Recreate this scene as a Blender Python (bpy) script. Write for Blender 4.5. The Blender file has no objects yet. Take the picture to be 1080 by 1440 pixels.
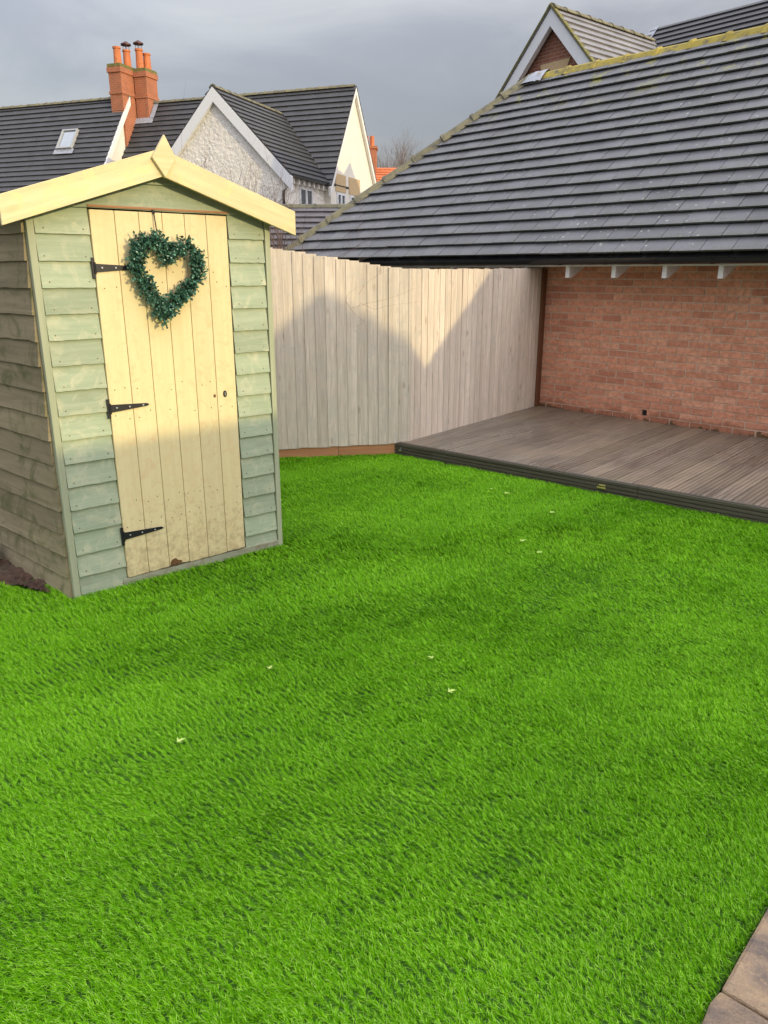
import bpy, bmesh, math, random
import numpy as np
from mathutils import Vector, Matrix

random.seed(7)
rng = np.random.default_rng(11)
R = math.radians
scene = bpy.context.scene
col = scene.collection

# ------------------------------------------------------------------ camera
F_PX, HORIZON, CAM_H = 1075.0, 383.0, 1.68
PITCH = math.atan((720 - HORIZON) / F_PX)
cd = bpy.data.cameras.new('camera')
cam = bpy.data.objects.new('camera', cd)
col.objects.link(cam)
cam.location = (0, 0, CAM_H)
cam.rotation_euler = (math.pi / 2 - PITCH, 0, 0)
cd.sensor_fit = 'VERTICAL'
cd.sensor_height = 36.0
cd.lens = 36.0 * F_PX / 1440.0
cd.clip_end = 3000
cd.clip_start = 0.05
scene.camera = cam

# ------------------------------------------------------------------ sky and sun
SUN_HEADING, SUN_ELEV = 131.0, 12.0
world = bpy.data.worlds.new('World')
scene.world = world
world.use_nodes = True
wn = world.node_tree
wn.nodes.clear()


def N(nt, kind, **kw):
    n = nt.nodes.new(kind)
    for k, v in kw.items():
        if k.startswith('i_'):
            key = k[2:]
            key = int(key) if key.isdigit() else key.replace('_', ' ')
            n.inputs[key].default_value = v
        else:
            setattr(n, k, v)
    return n


def math_node(nt, op, a, b=None, clamp=False):
    n = nt.nodes.new('ShaderNodeMath')
    n.operation = op
    n.use_clamp = clamp
    for i, v in enumerate((a, b)):
        if v is None:
            continue
        if isinstance(v, (int, float)):
            n.inputs[i].default_value = v
        else:
            nt.links.new(v, n.inputs[i])
    return n.outputs[0]


def ramp(nt, fac, stops, interp='LINEAR'):
    n = nt.nodes.new('ShaderNodeValToRGB')
    n.color_ramp.interpolation = interp
    e = n.color_ramp.elements
    while len(e) < len(stops):
        e.new(0.5)
    for el, (p, c) in zip(e, stops):
        el.position = p
        el.color = tuple(c) + (1,) if len(c) == 3 else c
    nt.links.new(fac, n.inputs[0])
    return n.outputs[0]


def mix(nt, fac, a, b, blend='MIX'):
    n = nt.nodes.new('ShaderNodeMix')
    n.data_type = 'RGBA'
    n.blend_type = blend
    for sock, v in ((n.inputs[0], fac), (n.inputs[6], a), (n.inputs[7], b)):
        if isinstance(v, (int, float)):
            sock.default_value = v
        elif isinstance(v, (tuple, list)):
            sock.default_value = tuple(v) + (1,) if len(v) == 3 else v
        else:
            nt.links.new(v, sock)
    return n.outputs[2]


sky = N(wn, 'ShaderNodeTexSky', sky_type='NISHITA', sun_disc=False)
sky.sun_elevation = R(SUN_ELEV)
sky.sun_rotation = R(SUN_HEADING)
sky.dust_density = 4.0
sky.air_density = 1.0
bg1 = N(wn, 'ShaderNodeBackground')
bg1.inputs[1].default_value = 0.06
wn.links.new(sky.outputs[0], bg1.inputs[0])
# a grey winter cloud layer in CIE overcast form, brighter towards the sun; overhead brightness exaggerated to lift the shade
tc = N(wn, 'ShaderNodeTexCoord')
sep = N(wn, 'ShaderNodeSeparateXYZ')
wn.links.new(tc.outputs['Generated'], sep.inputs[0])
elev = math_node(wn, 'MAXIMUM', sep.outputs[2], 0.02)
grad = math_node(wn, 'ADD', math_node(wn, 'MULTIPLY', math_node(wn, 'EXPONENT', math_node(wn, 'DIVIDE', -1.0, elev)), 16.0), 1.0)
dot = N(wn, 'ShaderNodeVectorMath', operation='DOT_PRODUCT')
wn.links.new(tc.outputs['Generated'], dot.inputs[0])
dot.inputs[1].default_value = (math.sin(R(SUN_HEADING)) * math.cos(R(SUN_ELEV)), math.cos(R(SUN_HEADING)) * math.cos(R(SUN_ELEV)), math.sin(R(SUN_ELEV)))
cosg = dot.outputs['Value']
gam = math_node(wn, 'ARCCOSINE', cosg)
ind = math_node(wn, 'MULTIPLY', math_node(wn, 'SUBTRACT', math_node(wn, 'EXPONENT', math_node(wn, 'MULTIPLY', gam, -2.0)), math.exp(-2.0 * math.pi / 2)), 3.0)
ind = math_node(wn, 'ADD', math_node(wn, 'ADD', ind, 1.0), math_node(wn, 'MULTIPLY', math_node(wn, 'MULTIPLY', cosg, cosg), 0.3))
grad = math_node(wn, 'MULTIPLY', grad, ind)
mp = N(wn, 'ShaderNodeMapping')
mp.inputs['Scale'].default_value = (1.0, 1.0, 2.6)
wn.links.new(tc.outputs['Generated'], mp.inputs[0])
nz = N(wn, 'ShaderNodeTexNoise', i_Scale=2.3, i_Detail=6.0, i_Roughness=0.55)
nz.inputs['Distortion'].default_value = 0.6
wn.links.new(mp.outputs[0], nz.inputs[0])
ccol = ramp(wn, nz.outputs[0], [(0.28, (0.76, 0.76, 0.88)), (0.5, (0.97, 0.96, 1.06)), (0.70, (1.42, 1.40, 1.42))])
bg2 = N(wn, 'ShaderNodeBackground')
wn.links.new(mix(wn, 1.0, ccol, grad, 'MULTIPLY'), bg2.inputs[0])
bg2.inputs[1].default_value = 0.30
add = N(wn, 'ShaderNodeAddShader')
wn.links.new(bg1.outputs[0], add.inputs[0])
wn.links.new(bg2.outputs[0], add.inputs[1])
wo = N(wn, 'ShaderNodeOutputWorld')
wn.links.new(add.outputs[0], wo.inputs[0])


def hd(a):
    return np.array([math.sin(R(a)), math.cos(R(a)), 0.0])


sun_dir = hd(SUN_HEADING) * math.cos(R(SUN_ELEV)) + np.array([0, 0, math.sin(R(SUN_ELEV))])
sl = bpy.data.lights.new('sun', 'SUN')
sl.energy = 2.6
sl.angle = R(0.3)
sl.color = (1.0, 0.82, 0.44)
so = bpy.data.objects.new('sun', sl)
col.objects.link(so)
so.location = (20, -20, 15)
so.rotation_euler = Vector(sun_dir).to_track_quat('Z', 'Y').to_euler()

scene.view_settings.view_transform = 'Standard'
scene.view_settings.look = 'None'
scene.view_settings.exposure = -0.1
scene.view_settings.gamma = 1.0
scene.view_settings.use_curve_mapping = False
scene.render.engine = 'CYCLES'
scene.cycles.max_bounces = 6
scene.cycles.diffuse_bounces = 5
scene.cycles.transparent_max_bounces = 4
scene.cycles.use_denoising = True
scene.cycles.denoiser = 'OPENIMAGEDENOISE'
scene.cycles.denoising_input_passes = 'RGB_ALBEDO_NORMAL'
scene.cycles.denoising_prefilter = 'ACCURATE'
scene.cycles.sample_clamp_indirect = 6.0

# ------------------------------------------------------------------ pixel -> place
_c, _s = math.cos(PITCH), math.sin(PITCH)
FW, UP, RT = np.array([0, _c, -_s]), np.array([0, _s, _c]), np.array([1.0, 0, 0])
CAM = np.array([0, 0, CAM_H])


def ray(x, y):
    return FW + RT * (x - 540) / F_PX - UP * (y - 720) / F_PX


def on_z(x, y, z=0.0):
    d = ray(x, y)
    return CAM + d * ((z - CAM_H) / d[2])


def on_plane(x, y, p0, n):
    d = ray(x, y)
    return CAM + d * (((np.array(p0) - CAM) @ n) / (d @ n))


def project(p):
    v = np.array(p) - CAM
    return np.array([540 + F_PX * (v @ RT) / (v @ FW), 720 - F_PX * (v @ UP) / (v @ FW)])


# ------------------------------------------------------------------ mesh helpers
class MB:
    def __init__(self):
        self.v, self.f = [], []

    def add(self, vs, fs):
        b = len(self.v)
        self.v += [tuple(float(c) for c in p) for p in vs]
        self.f += [tuple(b + i for i in f) for f in fs]
        return self

    def box(self, x0, x1, y0, y1, z0, z1):
        vs = [(x0, y0, z0), (x1, y0, z0), (x1, y1, z0), (x0, y1, z0),
              (x0, y0, z1), (x1, y0, z1), (x1, y1, z1), (x0, y1, z1)]
        return self.add(vs, [(0, 3, 2, 1), (4, 5, 6, 7), (0, 1, 5, 4), (1, 2, 6, 5), (2, 3, 7, 6), (3, 0, 4, 7)])

    def prism(self, poly, f_front, f_back):
        """poly: 2-D outline (ccw seen from the front); f_front / f_back turn a 2-D point into 3-D."""
        n = len(poly)
        vs = [f_front(*p) for p in poly] + [f_back(*p) for p in poly]
        fs = [tuple(range(n)), tuple(range(2 * n - 1, n - 1, -1))]
        fs += [(i, n + i, n + (i + 1) % n, (i + 1) % n) for i in range(n)]
        return self.add(vs, fs)

    def tube(self, pts, radii, k=6, cap=True):
        pts = [np.array(p, float) for p in pts]
        rings = []
        for i, p in enumerate(pts):
            d = pts[min(i + 1, len(pts) - 1)] - pts[max(i - 1, 0)]
            d = d / (np.linalg.norm(d) + 1e-9)
            a = np.cross(d, [0, 0, 1.0] if abs(d[2]) < .9 else [1.0, 0, 0])
            a /= np.linalg.norm(a)
            b = np.cross(d, a)
            rings.append([p + radii[i] * (math.cos(t) * a + math.sin(t) * b)
                          for t in [2 * math.pi * j / k for j in range(k)]])
        vs = [q for r in rings for q in r]
        fs = []
        for i in range(len(pts) - 1):
            for j in range(k):
                fs.append((i * k + j, i * k + (j + 1) % k, (i + 1) * k + (j + 1) % k, (i + 1) * k + j))
        if cap:
            fs.append(tuple(range(k - 1, -1, -1)))
            fs.append(tuple((len(pts) - 1) * k + j for j in range(k)))
        return self.add(vs, fs)

    def mesh(self, name, smooth=False):
        me = bpy.data.meshes.new(name)
        me.from_pydata(self.v, [], self.f)
        me.update()
        if smooth:
            me.shade_smooth()
        return me

    def build(self, name, mat, parent=None, smooth=False, bevel=0.0, loc=None, rotz=None):
        me = self.mesh(name, smooth)
        return put(name, me, mat, parent, bevel, loc, rotz)


def put(name, me, mat, parent=None, bevel=0.0, loc=None, rotz=None):
    if mat is not None and not me.materials:
        me.materials.append(mat)
    o = bpy.data.objects.new(name, me)
    col.objects.link(o)
    if parent is not None:
        o.parent = parent
    if loc is not None:
        o.location = loc
    if rotz is not None:
        o.rotation_euler[2] = rotz
    if bevel:
        m = o.modifiers.new('bevel', 'BEVEL')
        m.width = bevel
        m.segments = 2
        m.limit_method = 'ANGLE'
        m.angle_limit = R(40)
    return o


def tag(o, label=None, cat=None, group=None, kind=None):
    if label:
        o['label'] = label
    if cat:
        o['category'] = cat
    if group:
        o['group'] = group
    if kind:
        o['kind'] = kind
    return o


def thing(name, label, cat, loc=(0, 0, 0), rotz=0.0, group=None):
    o = bpy.data.objects.new(name, None)
    col.objects.link(o)
    o.location = loc
    o.rotation_euler = (0, 0, rotz)
    o.empty_display_size = 0.2
    return tag(o, label, cat, group)


def clip(poly, nx, ny, c):
    """keep the side nx*x + ny*y <= c"""
    out = []
    for i, p in enumerate(poly):
        q = poly[(i + 1) % len(poly)]
        dp, dq = nx * p[0] + ny * p[1] - c, nx * q[0] + ny * q[1] - c
        if dp <= 0:
            out.append(p)
        if (dp < 0 < dq) or (dq < 0 < dp):
            t = dp / (dp - dq)
            out.append((p[0] + (q[0] - p[0]) * t, p[1] + (q[1] - p[1]) * t))
    return out


def area(poly):
    return 0.5 * sum(poly[i][0] * poly[(i + 1) % len(poly)][1] - poly[(i + 1) % len(poly)][0] * poly[i][1]
                     for i in range(len(poly)))


# ------------------------------------------------------------------ materials
def new_mat(name):
    m = bpy.data.materials.new(name)
    m.use_nodes = True
    nt = m.node_tree
    b = nt.nodes['Principled BSDF']
    return m, nt, b


def coords(nt, scale=(1, 1, 1), kind='Object', rand=True, rand_amount=37.0):
    t = nt.nodes.new('ShaderNodeTexCoord')
    m = nt.nodes.new('ShaderNodeMapping')
    m.inputs['Scale'].default_value = scale
    nt.links.new(t.outputs[kind], m.inputs[0])
    if rand:
        oi = nt.nodes.new('ShaderNodeObjectInfo')
        v = nt.nodes.new('ShaderNodeCombineXYZ')
        r = math_node(nt, 'MULTIPLY', oi.outputs['Random'], rand_amount)
        for i in range(3):
            nt.links.new(r, v.inputs[i])
        nt.links.new(v.outputs[0], m.inputs['Location'])
    return m.outputs[0]


def world_pos(nt, scale=(1, 1, 1)):
    g = nt.nodes.new('ShaderNodeNewGeometry')
    m = nt.nodes.new('ShaderNodeMapping')
    m.inputs['Scale'].default_value = scale
    nt.links.new(g.outputs['Position'], m.inputs[0])
    return m.outputs[0]


def noise(nt, vec, scale, detail=4.0, rough=0.55, dist=0.0):
    n = nt.nodes.new('ShaderNodeTexNoise')
    n.inputs['Scale'].default_value = scale
    n.inputs['Detail'].default_value = detail
    n.inputs['Roughness'].default_value = rough
    n.inputs['Distortion'].default_value = dist
    nt.links.new(vec, n.inputs['Vector'])
    return n.outputs[0]


def bump(nt, b, height, strength, dist=0.01):
    n = nt.nodes.new('ShaderNodeBump')
    n.inputs['Strength'].default_value = strength
    n.inputs['Distance'].default_value = dist
    nt.links.new(height, n.inputs['Height'])
    nt.links.new(n.outputs[0], b.inputs['Normal'])


def rnd(nt):
    return nt.nodes.new('ShaderNodeObjectInfo').outputs['Random']


def hue_jitter(nt, colr, amount):
    """brightness shift from piece to piece"""
    v = math_node(nt, 'ADD', math_node(nt, 'MULTIPLY', rnd(nt), 2 * amount), 1 - amount)
    return mix(nt, 1.0, colr, v, 'MULTIPLY')


def wood(name, c1, c2, axis='x', grain=60.0, rough=0.7, jitter=0.08, grime=0.0, knots=0.0, knotcol=(0.2, 0.11, 0.06),
         bmp=0.25, swirl=0.0, streak=None):
    m, nt, b = new_mat(name)
    sc = {'x': (0.06, 1, 1), 'y': (1, 0.06, 1), 'z': (1, 1, 0.05)}[axis]
    v = coords(nt, sc)
    g = noise(nt, v, grain, 5.0, 0.6, 0.4 + swirl)
    g2 = noise(nt, v, grain * 0.16, 3.0, 0.5, 0.8 + swirl)
    f = math_node(nt, 'ADD', math_node(nt, 'MULTIPLY', g, 0.6), math_node(nt, 'MULTIPLY', g2, 0.4))
    c = ramp(nt, f, [(0.34, c2), (0.66, c1)])
    if streak:
        v2 = coords(nt, (1, 1, 1))
        w = noise(nt, v2, streak[1], 4.0, 0.65, 1.2)
        c = mix(nt, ramp(nt, w, [(0.5, (0, 0, 0)), (0.72, (1, 1, 1))]), c, streak[0])
    if knots > 0:
        sk = {'x': (0.45, 1, 1), 'y': (1, 0.45, 1), 'z': (1, 1, 0.45)}[axis]
        vo = nt.nodes.new('ShaderNodeTexVoronoi')
        vo.inputs['Scale'].default_value = 7.0
        nt.links.new(coords(nt, sk), vo.inputs['Vector'])
        k = ramp(nt, vo.outputs['Distance'], [(0.05, (1, 1, 1)), (0.16, (0, 0, 0))])
        c = mix(nt, math_node(nt, 'MULTIPLY', k, knots), c, knotcol)
    if grime:
        p = world_pos(nt)
        s_ = nt.nodes.new('ShaderNodeSeparateXYZ')
        nt.links.new(p, s_.inputs[0])
        w = noise(nt, p, 24.0, 6.0, 0.7)
        h = math_node(nt, 'SUBTRACT', w, math_node(nt, 'MULTIPLY', s_.outputs[2], 0.42))
        c = mix(nt, math_node(nt, 'MULTIPLY', ramp(nt, h, [(0.36, (0, 0, 0)), (0.56, (1, 1, 1))]), grime), c, (0.34, 0.24, 0.13))
    c = hue_jitter(nt, c, jitter)
    nt.links.new(c, b.inputs['Base Color'])
    b.inputs['Roughness'].default_value = rough
    b.inputs['Specular IOR Level'].default_value = 0.3
    bump(nt, b, g, bmp, 0.004)
    return m


def plain(name, c, rough=0.6, metal=0.0, var=0.08, scale=20.0, spec=0.4, bmp=0.0, kind='Object'):
    m, nt, b = new_mat(name)
    v = coords(nt, kind=kind)
    n = noise(nt, v, scale, 4.0)
    cc = ramp(nt, n, [(0.3, tuple(x * (1 - var) for x in c)), (0.7, tuple(min(1, x * (1 + var)) for x in c))])
    nt.links.new(cc, b.inputs['Base Color'])
    b.inputs['Roughness'].default_value = rough
    b.inputs['Metallic'].default_value = metal
    b.inputs['Specular IOR Level'].default_value = spec
    if bmp:
        bump(nt, b, n, bmp, 0.01)
    return m


M = {}
M['cream'] = wood('cream_paint', (0.74, 0.63, 0.36), (0.66, 0.55, 0.30), 'z', 30, 0.6, 0.05, bmp=0.15, grime=0.5,
                  streak=((0.68, 0.52, 0.28), 14.0))
M['groove'] = plain('door_groove', (0.42, 0.33, 0.14), 0.8)
M['cream_x'] = wood('cream_paint_bargeboard', (0.74, 0.65, 0.39), (0.60, 0.49, 0.26), 'x', 34, 0.6, 0.03, bmp=0.3, knots=0.3, knotcol=(0.52, 0.38, 0.17),
                    streak=((0.80, 0.63, 0.29), 9.0))
M['sage'] = wood('sage_stain', (0.375, 0.425, 0.30), (0.275, 0.33, 0.22), 'x', 60, 0.65, 0.10, bmp=0.3, swirl=0.35, knots=0.3, knotcol=(0.27, 0.27, 0.17),
                 streak=((0.46, 0.465, 0.32), 9.0))
M['sage_z'] = wood('sage_stain_trim', (0.42, 0.43, 0.30), (0.31, 0.34, 0.22), 'z', 40, 0.65, 0.05, bmp=0.25)
M['weathered'] = wood('weathered_side', (0.33, 0.275, 0.17), (0.19, 0.155, 0.092), 'y', 26, 0.8, 0.14, bmp=0.4, grime=0.0,
                      swirl=0.4, streak=((0.11, 0.115, 0.045), 5.0))
M['sill'] = wood('sill', (0.36, 0.36, 0.26), (0.24, 0.25, 0.17), 'x', 30, 0.8, 0.05, bmp=0.4,
                 streak=((0.2, 0.16, 0.10), 10.0))
M['lintel'] = plain('lintel_strip', (0.36, 0.17, 0.08), 0.7)
M['felt'] = plain('roof_felt', (0.115, 0.115, 0.115), 0.9, var=0.2, scale=90, bmp=0.5)
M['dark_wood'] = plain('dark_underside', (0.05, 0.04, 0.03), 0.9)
M['iron'] = plain('black_iron', (0.022, 0.022, 0.025), 0.45, 0.3)
M['steel'] = plain('screw_steel', (0.55, 0.55, 0.55), 0.35, 0.9)
M['rust'] = plain('nail_rust', (0.10, 0.055, 0.03), 0.8)
M['rot'] = plain('rotten_wood', (0.16, 0.075, 0.03), 0.9, var=0.6, scale=120, bmp=0.8)
M['fence'] = wood('fence_wood', (0.74, 0.645, 0.535), (0.48, 0.40, 0.315), 'z', 95, 0.75, 0.09, knots=0.6,
                  knotcol=(0.27, 0.18, 0.115), bmp=0.4, streak=((0.53, 0.48, 0.41), 5.0))
M['gravel'] = wood('gravel_board', (0.48, 0.235, 0.115), (0.34, 0.15, 0.07), 'x', 30, 0.8, 0.06, bmp=0.3)
M['post'] = wood('brown_post', (0.17, 0.07, 0.03), (0.11, 0.045, 0.02), 'z', 40, 0.7, 0.04)
M['deck_edge'] = wood('deck_fascia', (0.125, 0.108, 0.085), (0.07, 0.06, 0.046), 'x', 40, 0.55, 0.06, bmp=0.3)
M['white'] = plain('white_paint', (0.74, 0.73, 0.71), 0.5, var=0.05, scale=8)
M['upvc'] = plain('white_plastic', (0.7, 0.72, 0.75), 0.35, var=0.03)
M['black'] = plain('black_plastic', (0.012, 0.012, 0.014), 0.28, var=0.1, spec=0.5)
M['lead'] = plain('lead_flashing', (0.33, 0.35, 0.39), 0.55, 0.2, var=0.25, scale=12, bmp=0.4)
M['brass'] = plain('brass', (0.75, 0.58, 0.26), 0.35, 0.8)
M['mortar'] = plain('mortar', (0.56, 0.42, 0.31), 0.95, var=0.2, scale=60, bmp=0.4)
M['stone'] = plain('lintel_stone', (0.50, 0.37, 0.21), 0.85, var=0.1, scale=30)
M['pot'] = plain('chimney_pot', (0.52, 0.17, 0.065), 0.75, var=0.15, scale=6)
M['cowl'] = plain('cowl_metal', (0.07, 0.03, 0.025), 0.5, 0.6)
M['moss'] = plain('mossy_mortar', (0.16, 0.15, 0.05), 0.95, var=0.4, scale=14, bmp=0.6)
M['dark'] = plain('dark_opening', (0.015, 0.015, 0.017), 0.6)


def glass_mat():
    m, nt, b = new_mat('window_glass')
    b.inputs['Base Color'].default_value = (0.05, 0.06, 0.07, 1)
    b.inputs['Roughness'].default_value = 0.06
    b.inputs['Specular IOR Level'].default_value = 0.9
    v = coords(nt)
    bump(nt, b, noise(nt, v, 3.0, 2.0), 0.05)
    return m


M['glass'] = glass_mat()
M['sky_glass'] = plain('skylight_glass', (0.34, 0.38, 0.42), 0.08, 0.5, var=0.1, scale=2.0, spec=0.8)
M['grey_frame'] = plain('grey_metal_frame', (0.36, 0.37, 0.38), 0.5)


def brick_mat(name, base, dark, mot=0.5, damp=False):
    m, nt, b = new_mat(name)
    v = coords(nt)
    r = rnd(nt)
    c = ramp(nt, r, [(0.0, dark), (0.3, base), (0.75, tuple(min(1, x * 1.12) for x in base)),
                     (1.0, (base[0] * 1.15, base[1] * 1.3, base[2] * 1.35))])
    n = noise(nt, v, 26.0, 6.0, 0.65)
    c = mix(nt, math_node(nt, 'MULTIPLY', ramp(nt, n, [(0.42, (1, 1, 1)), (0.6, (0, 0, 0))]), mot), c,
            tuple(x * 0.62 for x in dark))
    n2 = noise(nt, v, 9.0, 3.0)
    c = mix(nt, math_node(nt, 'MULTIPLY', ramp(nt, n2, [(0.5, (0, 0, 0)), (0.75, (1, 1, 1))]), 0.18), c,
            (base[0] * 1.25, base[1] * 1.45, base[2] * 1.5))
    if damp:
        p = world_pos(nt)
        s = nt.nodes.new('ShaderNodeSeparateXYZ')
        nt.links.new(p, s.inputs[0])
        w = noise(nt, p, 3.0, 5.0, 0.6)
        h = math_node(nt, 'ADD', math_node(nt, 'MULTIPLY', s.outputs[2], 2.6), math_node(nt, 'MULTIPLY', w, 0.9))
        k = ramp(nt, h, [(0.88, (1, 1, 1)), (1.35, (0, 0, 0))])
        c = mix(nt, math_node(nt, 'MULTIPLY', k, 0.55), c, (0.20, 0.075, 0.04))
        w2 = noise(nt, p, 5.0, 5.0, 0.7)
        h2 = math_node(nt, 'ADD', math_node(nt, 'MULTIPLY', s.outputs[2], 3.2), math_node(nt, 'MULTIPLY', w2, 1.1))
        k2 = ramp(nt, h2, [(0.96, (1, 1, 1)), (1.16, (0, 0, 0))])
        c = mix(nt, math_node(nt, 'MULTIPLY', k2, 0.75), c, (0.055, 0.05, 0.018))
    nt.links.new(c, b.inputs['Base Color'])
    b.inputs['Roughness'].default_value = 0.85
    b.inputs['Specular IOR Level'].default_value = 0.25
    bump(nt, b, n, 0.5, 0.004)
    return m


M['brick'] = brick_mat('red_brick', (0.64, 0.295, 0.18), (0.50, 0.205, 0.125), 0.5, True)


def far_brick(name, base, mortar, sx=1.0):
    m, nt, b = new_mat(name)
    v = coords(nt, (1, 1, 1), rand=False)
    # box-like mapping: u = x + y, v = z in the object's own frame
    s = nt.nodes.new('ShaderNodeSeparateXYZ')
    nt.links.new(v, s.inputs[0])
    cxyz = nt.nodes.new('ShaderNodeCombineXYZ')
    nt.links.new(math_node(nt, 'ADD', s.outputs[0], s.outputs[1]), cxyz.inputs[0])
    nt.links.new(s.outputs[2], cxyz.inputs[1])
    br = nt.nodes.new('ShaderNodeTexBrick')
    br.inputs['Color1'].default_value = base + (1,)
    br.inputs['Color2'].default_value = tuple(x * 0.78 for x in base) + (1,)
    br.inputs['Mortar'].default_value = mortar + (1,)
    br.inputs['Scale'].default_value = 1.0
    br.inputs['Brick Width'].default_value = 0.225
    br.inputs['Row Height'].default_value = 0.075
    br.inputs['Mortar Size'].default_value = 0.012
    nt.links.new(cxyz.outputs[0], br.inputs['Vector'])
    n = noise(nt, v, 4.0, 5.0)
    c = mix(nt, 0.35, br.outputs[0], ramp(nt, n, [(0.3, tuple(x * 0.6 for x in base)), (0.7, tuple(min(1, x * 1.2) for x in base))]))
    nt.links.new(c, b.inputs['Base Color'])
    b.inputs['Roughness'].default_value = 0.9
    return m


M['brick_far'] = far_brick('gable_brick', (0.27, 0.10, 0.06), (0.30, 0.22, 0.17))
M['brick_chimney'] = far_brick('chimney_brick', (0.41, 0.13, 0.055), (0.36, 0.22, 0.15))


def slate_mat(name, base, lichen=0.5, yellow=0.0, rough=0.5, jit=0.16, edge=0.0):
    m, nt, b = new_mat(name)
    p = world_pos(nt)
    v = coords(nt)
    n = noise(nt, p, 2.2, 5.0, 0.6)
    c = ramp(nt, n, [(0.3, tuple(x * 0.8 for x in base)), (0.7, tuple(x * 1.25 for x in base))])
    n2 = noise(nt, p, 14.0, 5.0, 0.7)
    c = mix(nt, math_node(nt, 'MULTIPLY', ramp(nt, n2, [(0.52, (0, 0, 0)), (0.7, (1, 1, 1))]), 0.55 * lichen), c,
            (0.13, 0.135, 0.085))
    vo = nt.nodes.new('ShaderNodeTexVoronoi')
    vo.inputs['Scale'].default_value = 11.0
    nt.links.new(p, vo.inputs['Vector'])
    gate = noise(nt, p, 1.1, 3.0)
    k = math_node(nt, 'MULTIPLY', ramp(nt, vo.outputs['Distance'], [(0.10, (1, 1, 1)), (0.17, (0, 0, 0))]),
                  ramp(nt, gate, [(0.45, (0, 0, 0)), (0.6, (1, 1, 1))]))
    c = mix(nt, math_node(nt, 'MULTIPLY', k, lichen), c, (0.42, 0.43, 0.36))
    if yellow:
        s = nt.nodes.new('ShaderNodeSeparateXYZ')
        nt.links.new(p, s.inputs[0])
        y = noise(nt, p, 3.3, 5.0, 0.7)
        hgt = math_node(nt, 'MULTIPLY', ramp(nt, y, [(0.56, (0, 0, 0)), (0.63, (1, 1, 1))]),
                        ramp(nt, math_node(nt, 'MULTIPLY', s.outputs[2], 0.1), [(0.36, (0, 0, 0)), (0.42, (1, 1, 1))]))
        c = mix(nt, math_node(nt, 'MULTIPLY', hgt, yellow), c, (0.30, 0.29, 0.045))
    if edge:
        ob = nt.nodes.new('ShaderNodeTexCoord')
        s2 = nt.nodes.new('ShaderNodeSeparateXYZ')
        nt.links.new(ob.outputs['Object'], s2.inputs[0])
        e1 = noise(nt, p, 22.0, 5.0, 0.7)
        e2 = math_node(nt, 'SUBTRACT', e1, math_node(nt, 'MULTIPLY', s2.outputs[1], 3.0))
        c = mix(nt, math_node(nt, 'MULTIPLY', ramp(nt, e2, [(0.30, (0, 0, 0)), (0.52, (1, 1, 1))]), edge), c, (0.085, 0.085, 0.06))
    c = hue_jitter(nt, c, jit)
    nt.links.new(c, b.inputs['Base Color'])
    b.inputs['Roughness'].default_value = rough
    b.inputs['Specular IOR Level'].default_value = 0.45
    bump(nt, b, n2, 0.45, 0.008)
    return m


M['tile'] = slate_mat('roof_tile', (0.112, 0.113, 0.121), 0.8, 0.8, 0.40, 0.13, 0.7)
M['tile_far'] = slate_mat('far_roof_tile', (0.046, 0.047, 0.051), 0.35)
M['tile_brown'] = slate_mat('far_roof_tile_brown', (0.095, 0.085, 0.085), 0.5)
M['tile_k'] = slate_mat('gable_roof_tile', (0.20, 0.195, 0.20), 0.4, 0.0, 0.4)
M['terracotta'] = plain('terracotta_tile', (0.52, 0.16, 0.06), 0.8, var=0.2, scale=3)


def ridge_mat(name, base, moss, amount):
    m, nt, b = new_mat(name)
    p = world_pos(nt)
    n = noise(nt, p, 7.0, 6.0, 0.7)
    c = ramp(nt, n, [(0.5 - 0.3 * amount, base), (0.6 - 0.15 * amount, moss), (0.8, tuple(min(1, x * 1.3) for x in moss))])
    c = hue_jitter(nt, c, 0.14)
    nt.links.new(c, b.inputs['Base Color'])
    b.inputs['Roughness'].default_value = 0.9
    bump(nt, b, n, 0.7, 0.02)
    return m


M['ridge'] = ridge_mat('lichen_ridge', (0.11, 0.105, 0.085), (0.34, 0.27, 0.05), 0.6)
M['hip'] = ridge_mat('hip_tile', (0.085, 0.083, 0.072), (0.17, 0.155, 0.09), 0.55)


def render_mat():
    m, nt, b = new_mat('roughcast_render')
    v = coords(nt, rand=False)
    n = noise(nt, v, 9.0, 5.0, 0.6)
    n1 = noise(nt, v, 0.8, 4.0)
    c = ramp(nt, n1, [(0.3, (0.74, 0.71, 0.67)), (0.7, (0.83, 0.80, 0.74))])
    nt.links.new(c, b.inputs['Base Color'])
    b.inputs['Roughness'].default_value = 0.95
    bump(nt, b, n, 0.8, 0.09)
    return m


M['roughcast'] = render_mat()
M['smooth_render'] = plain('smooth_render', (0.70, 0.67, 0.60), 0.9, var=0.05, scale=1.5)


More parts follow.
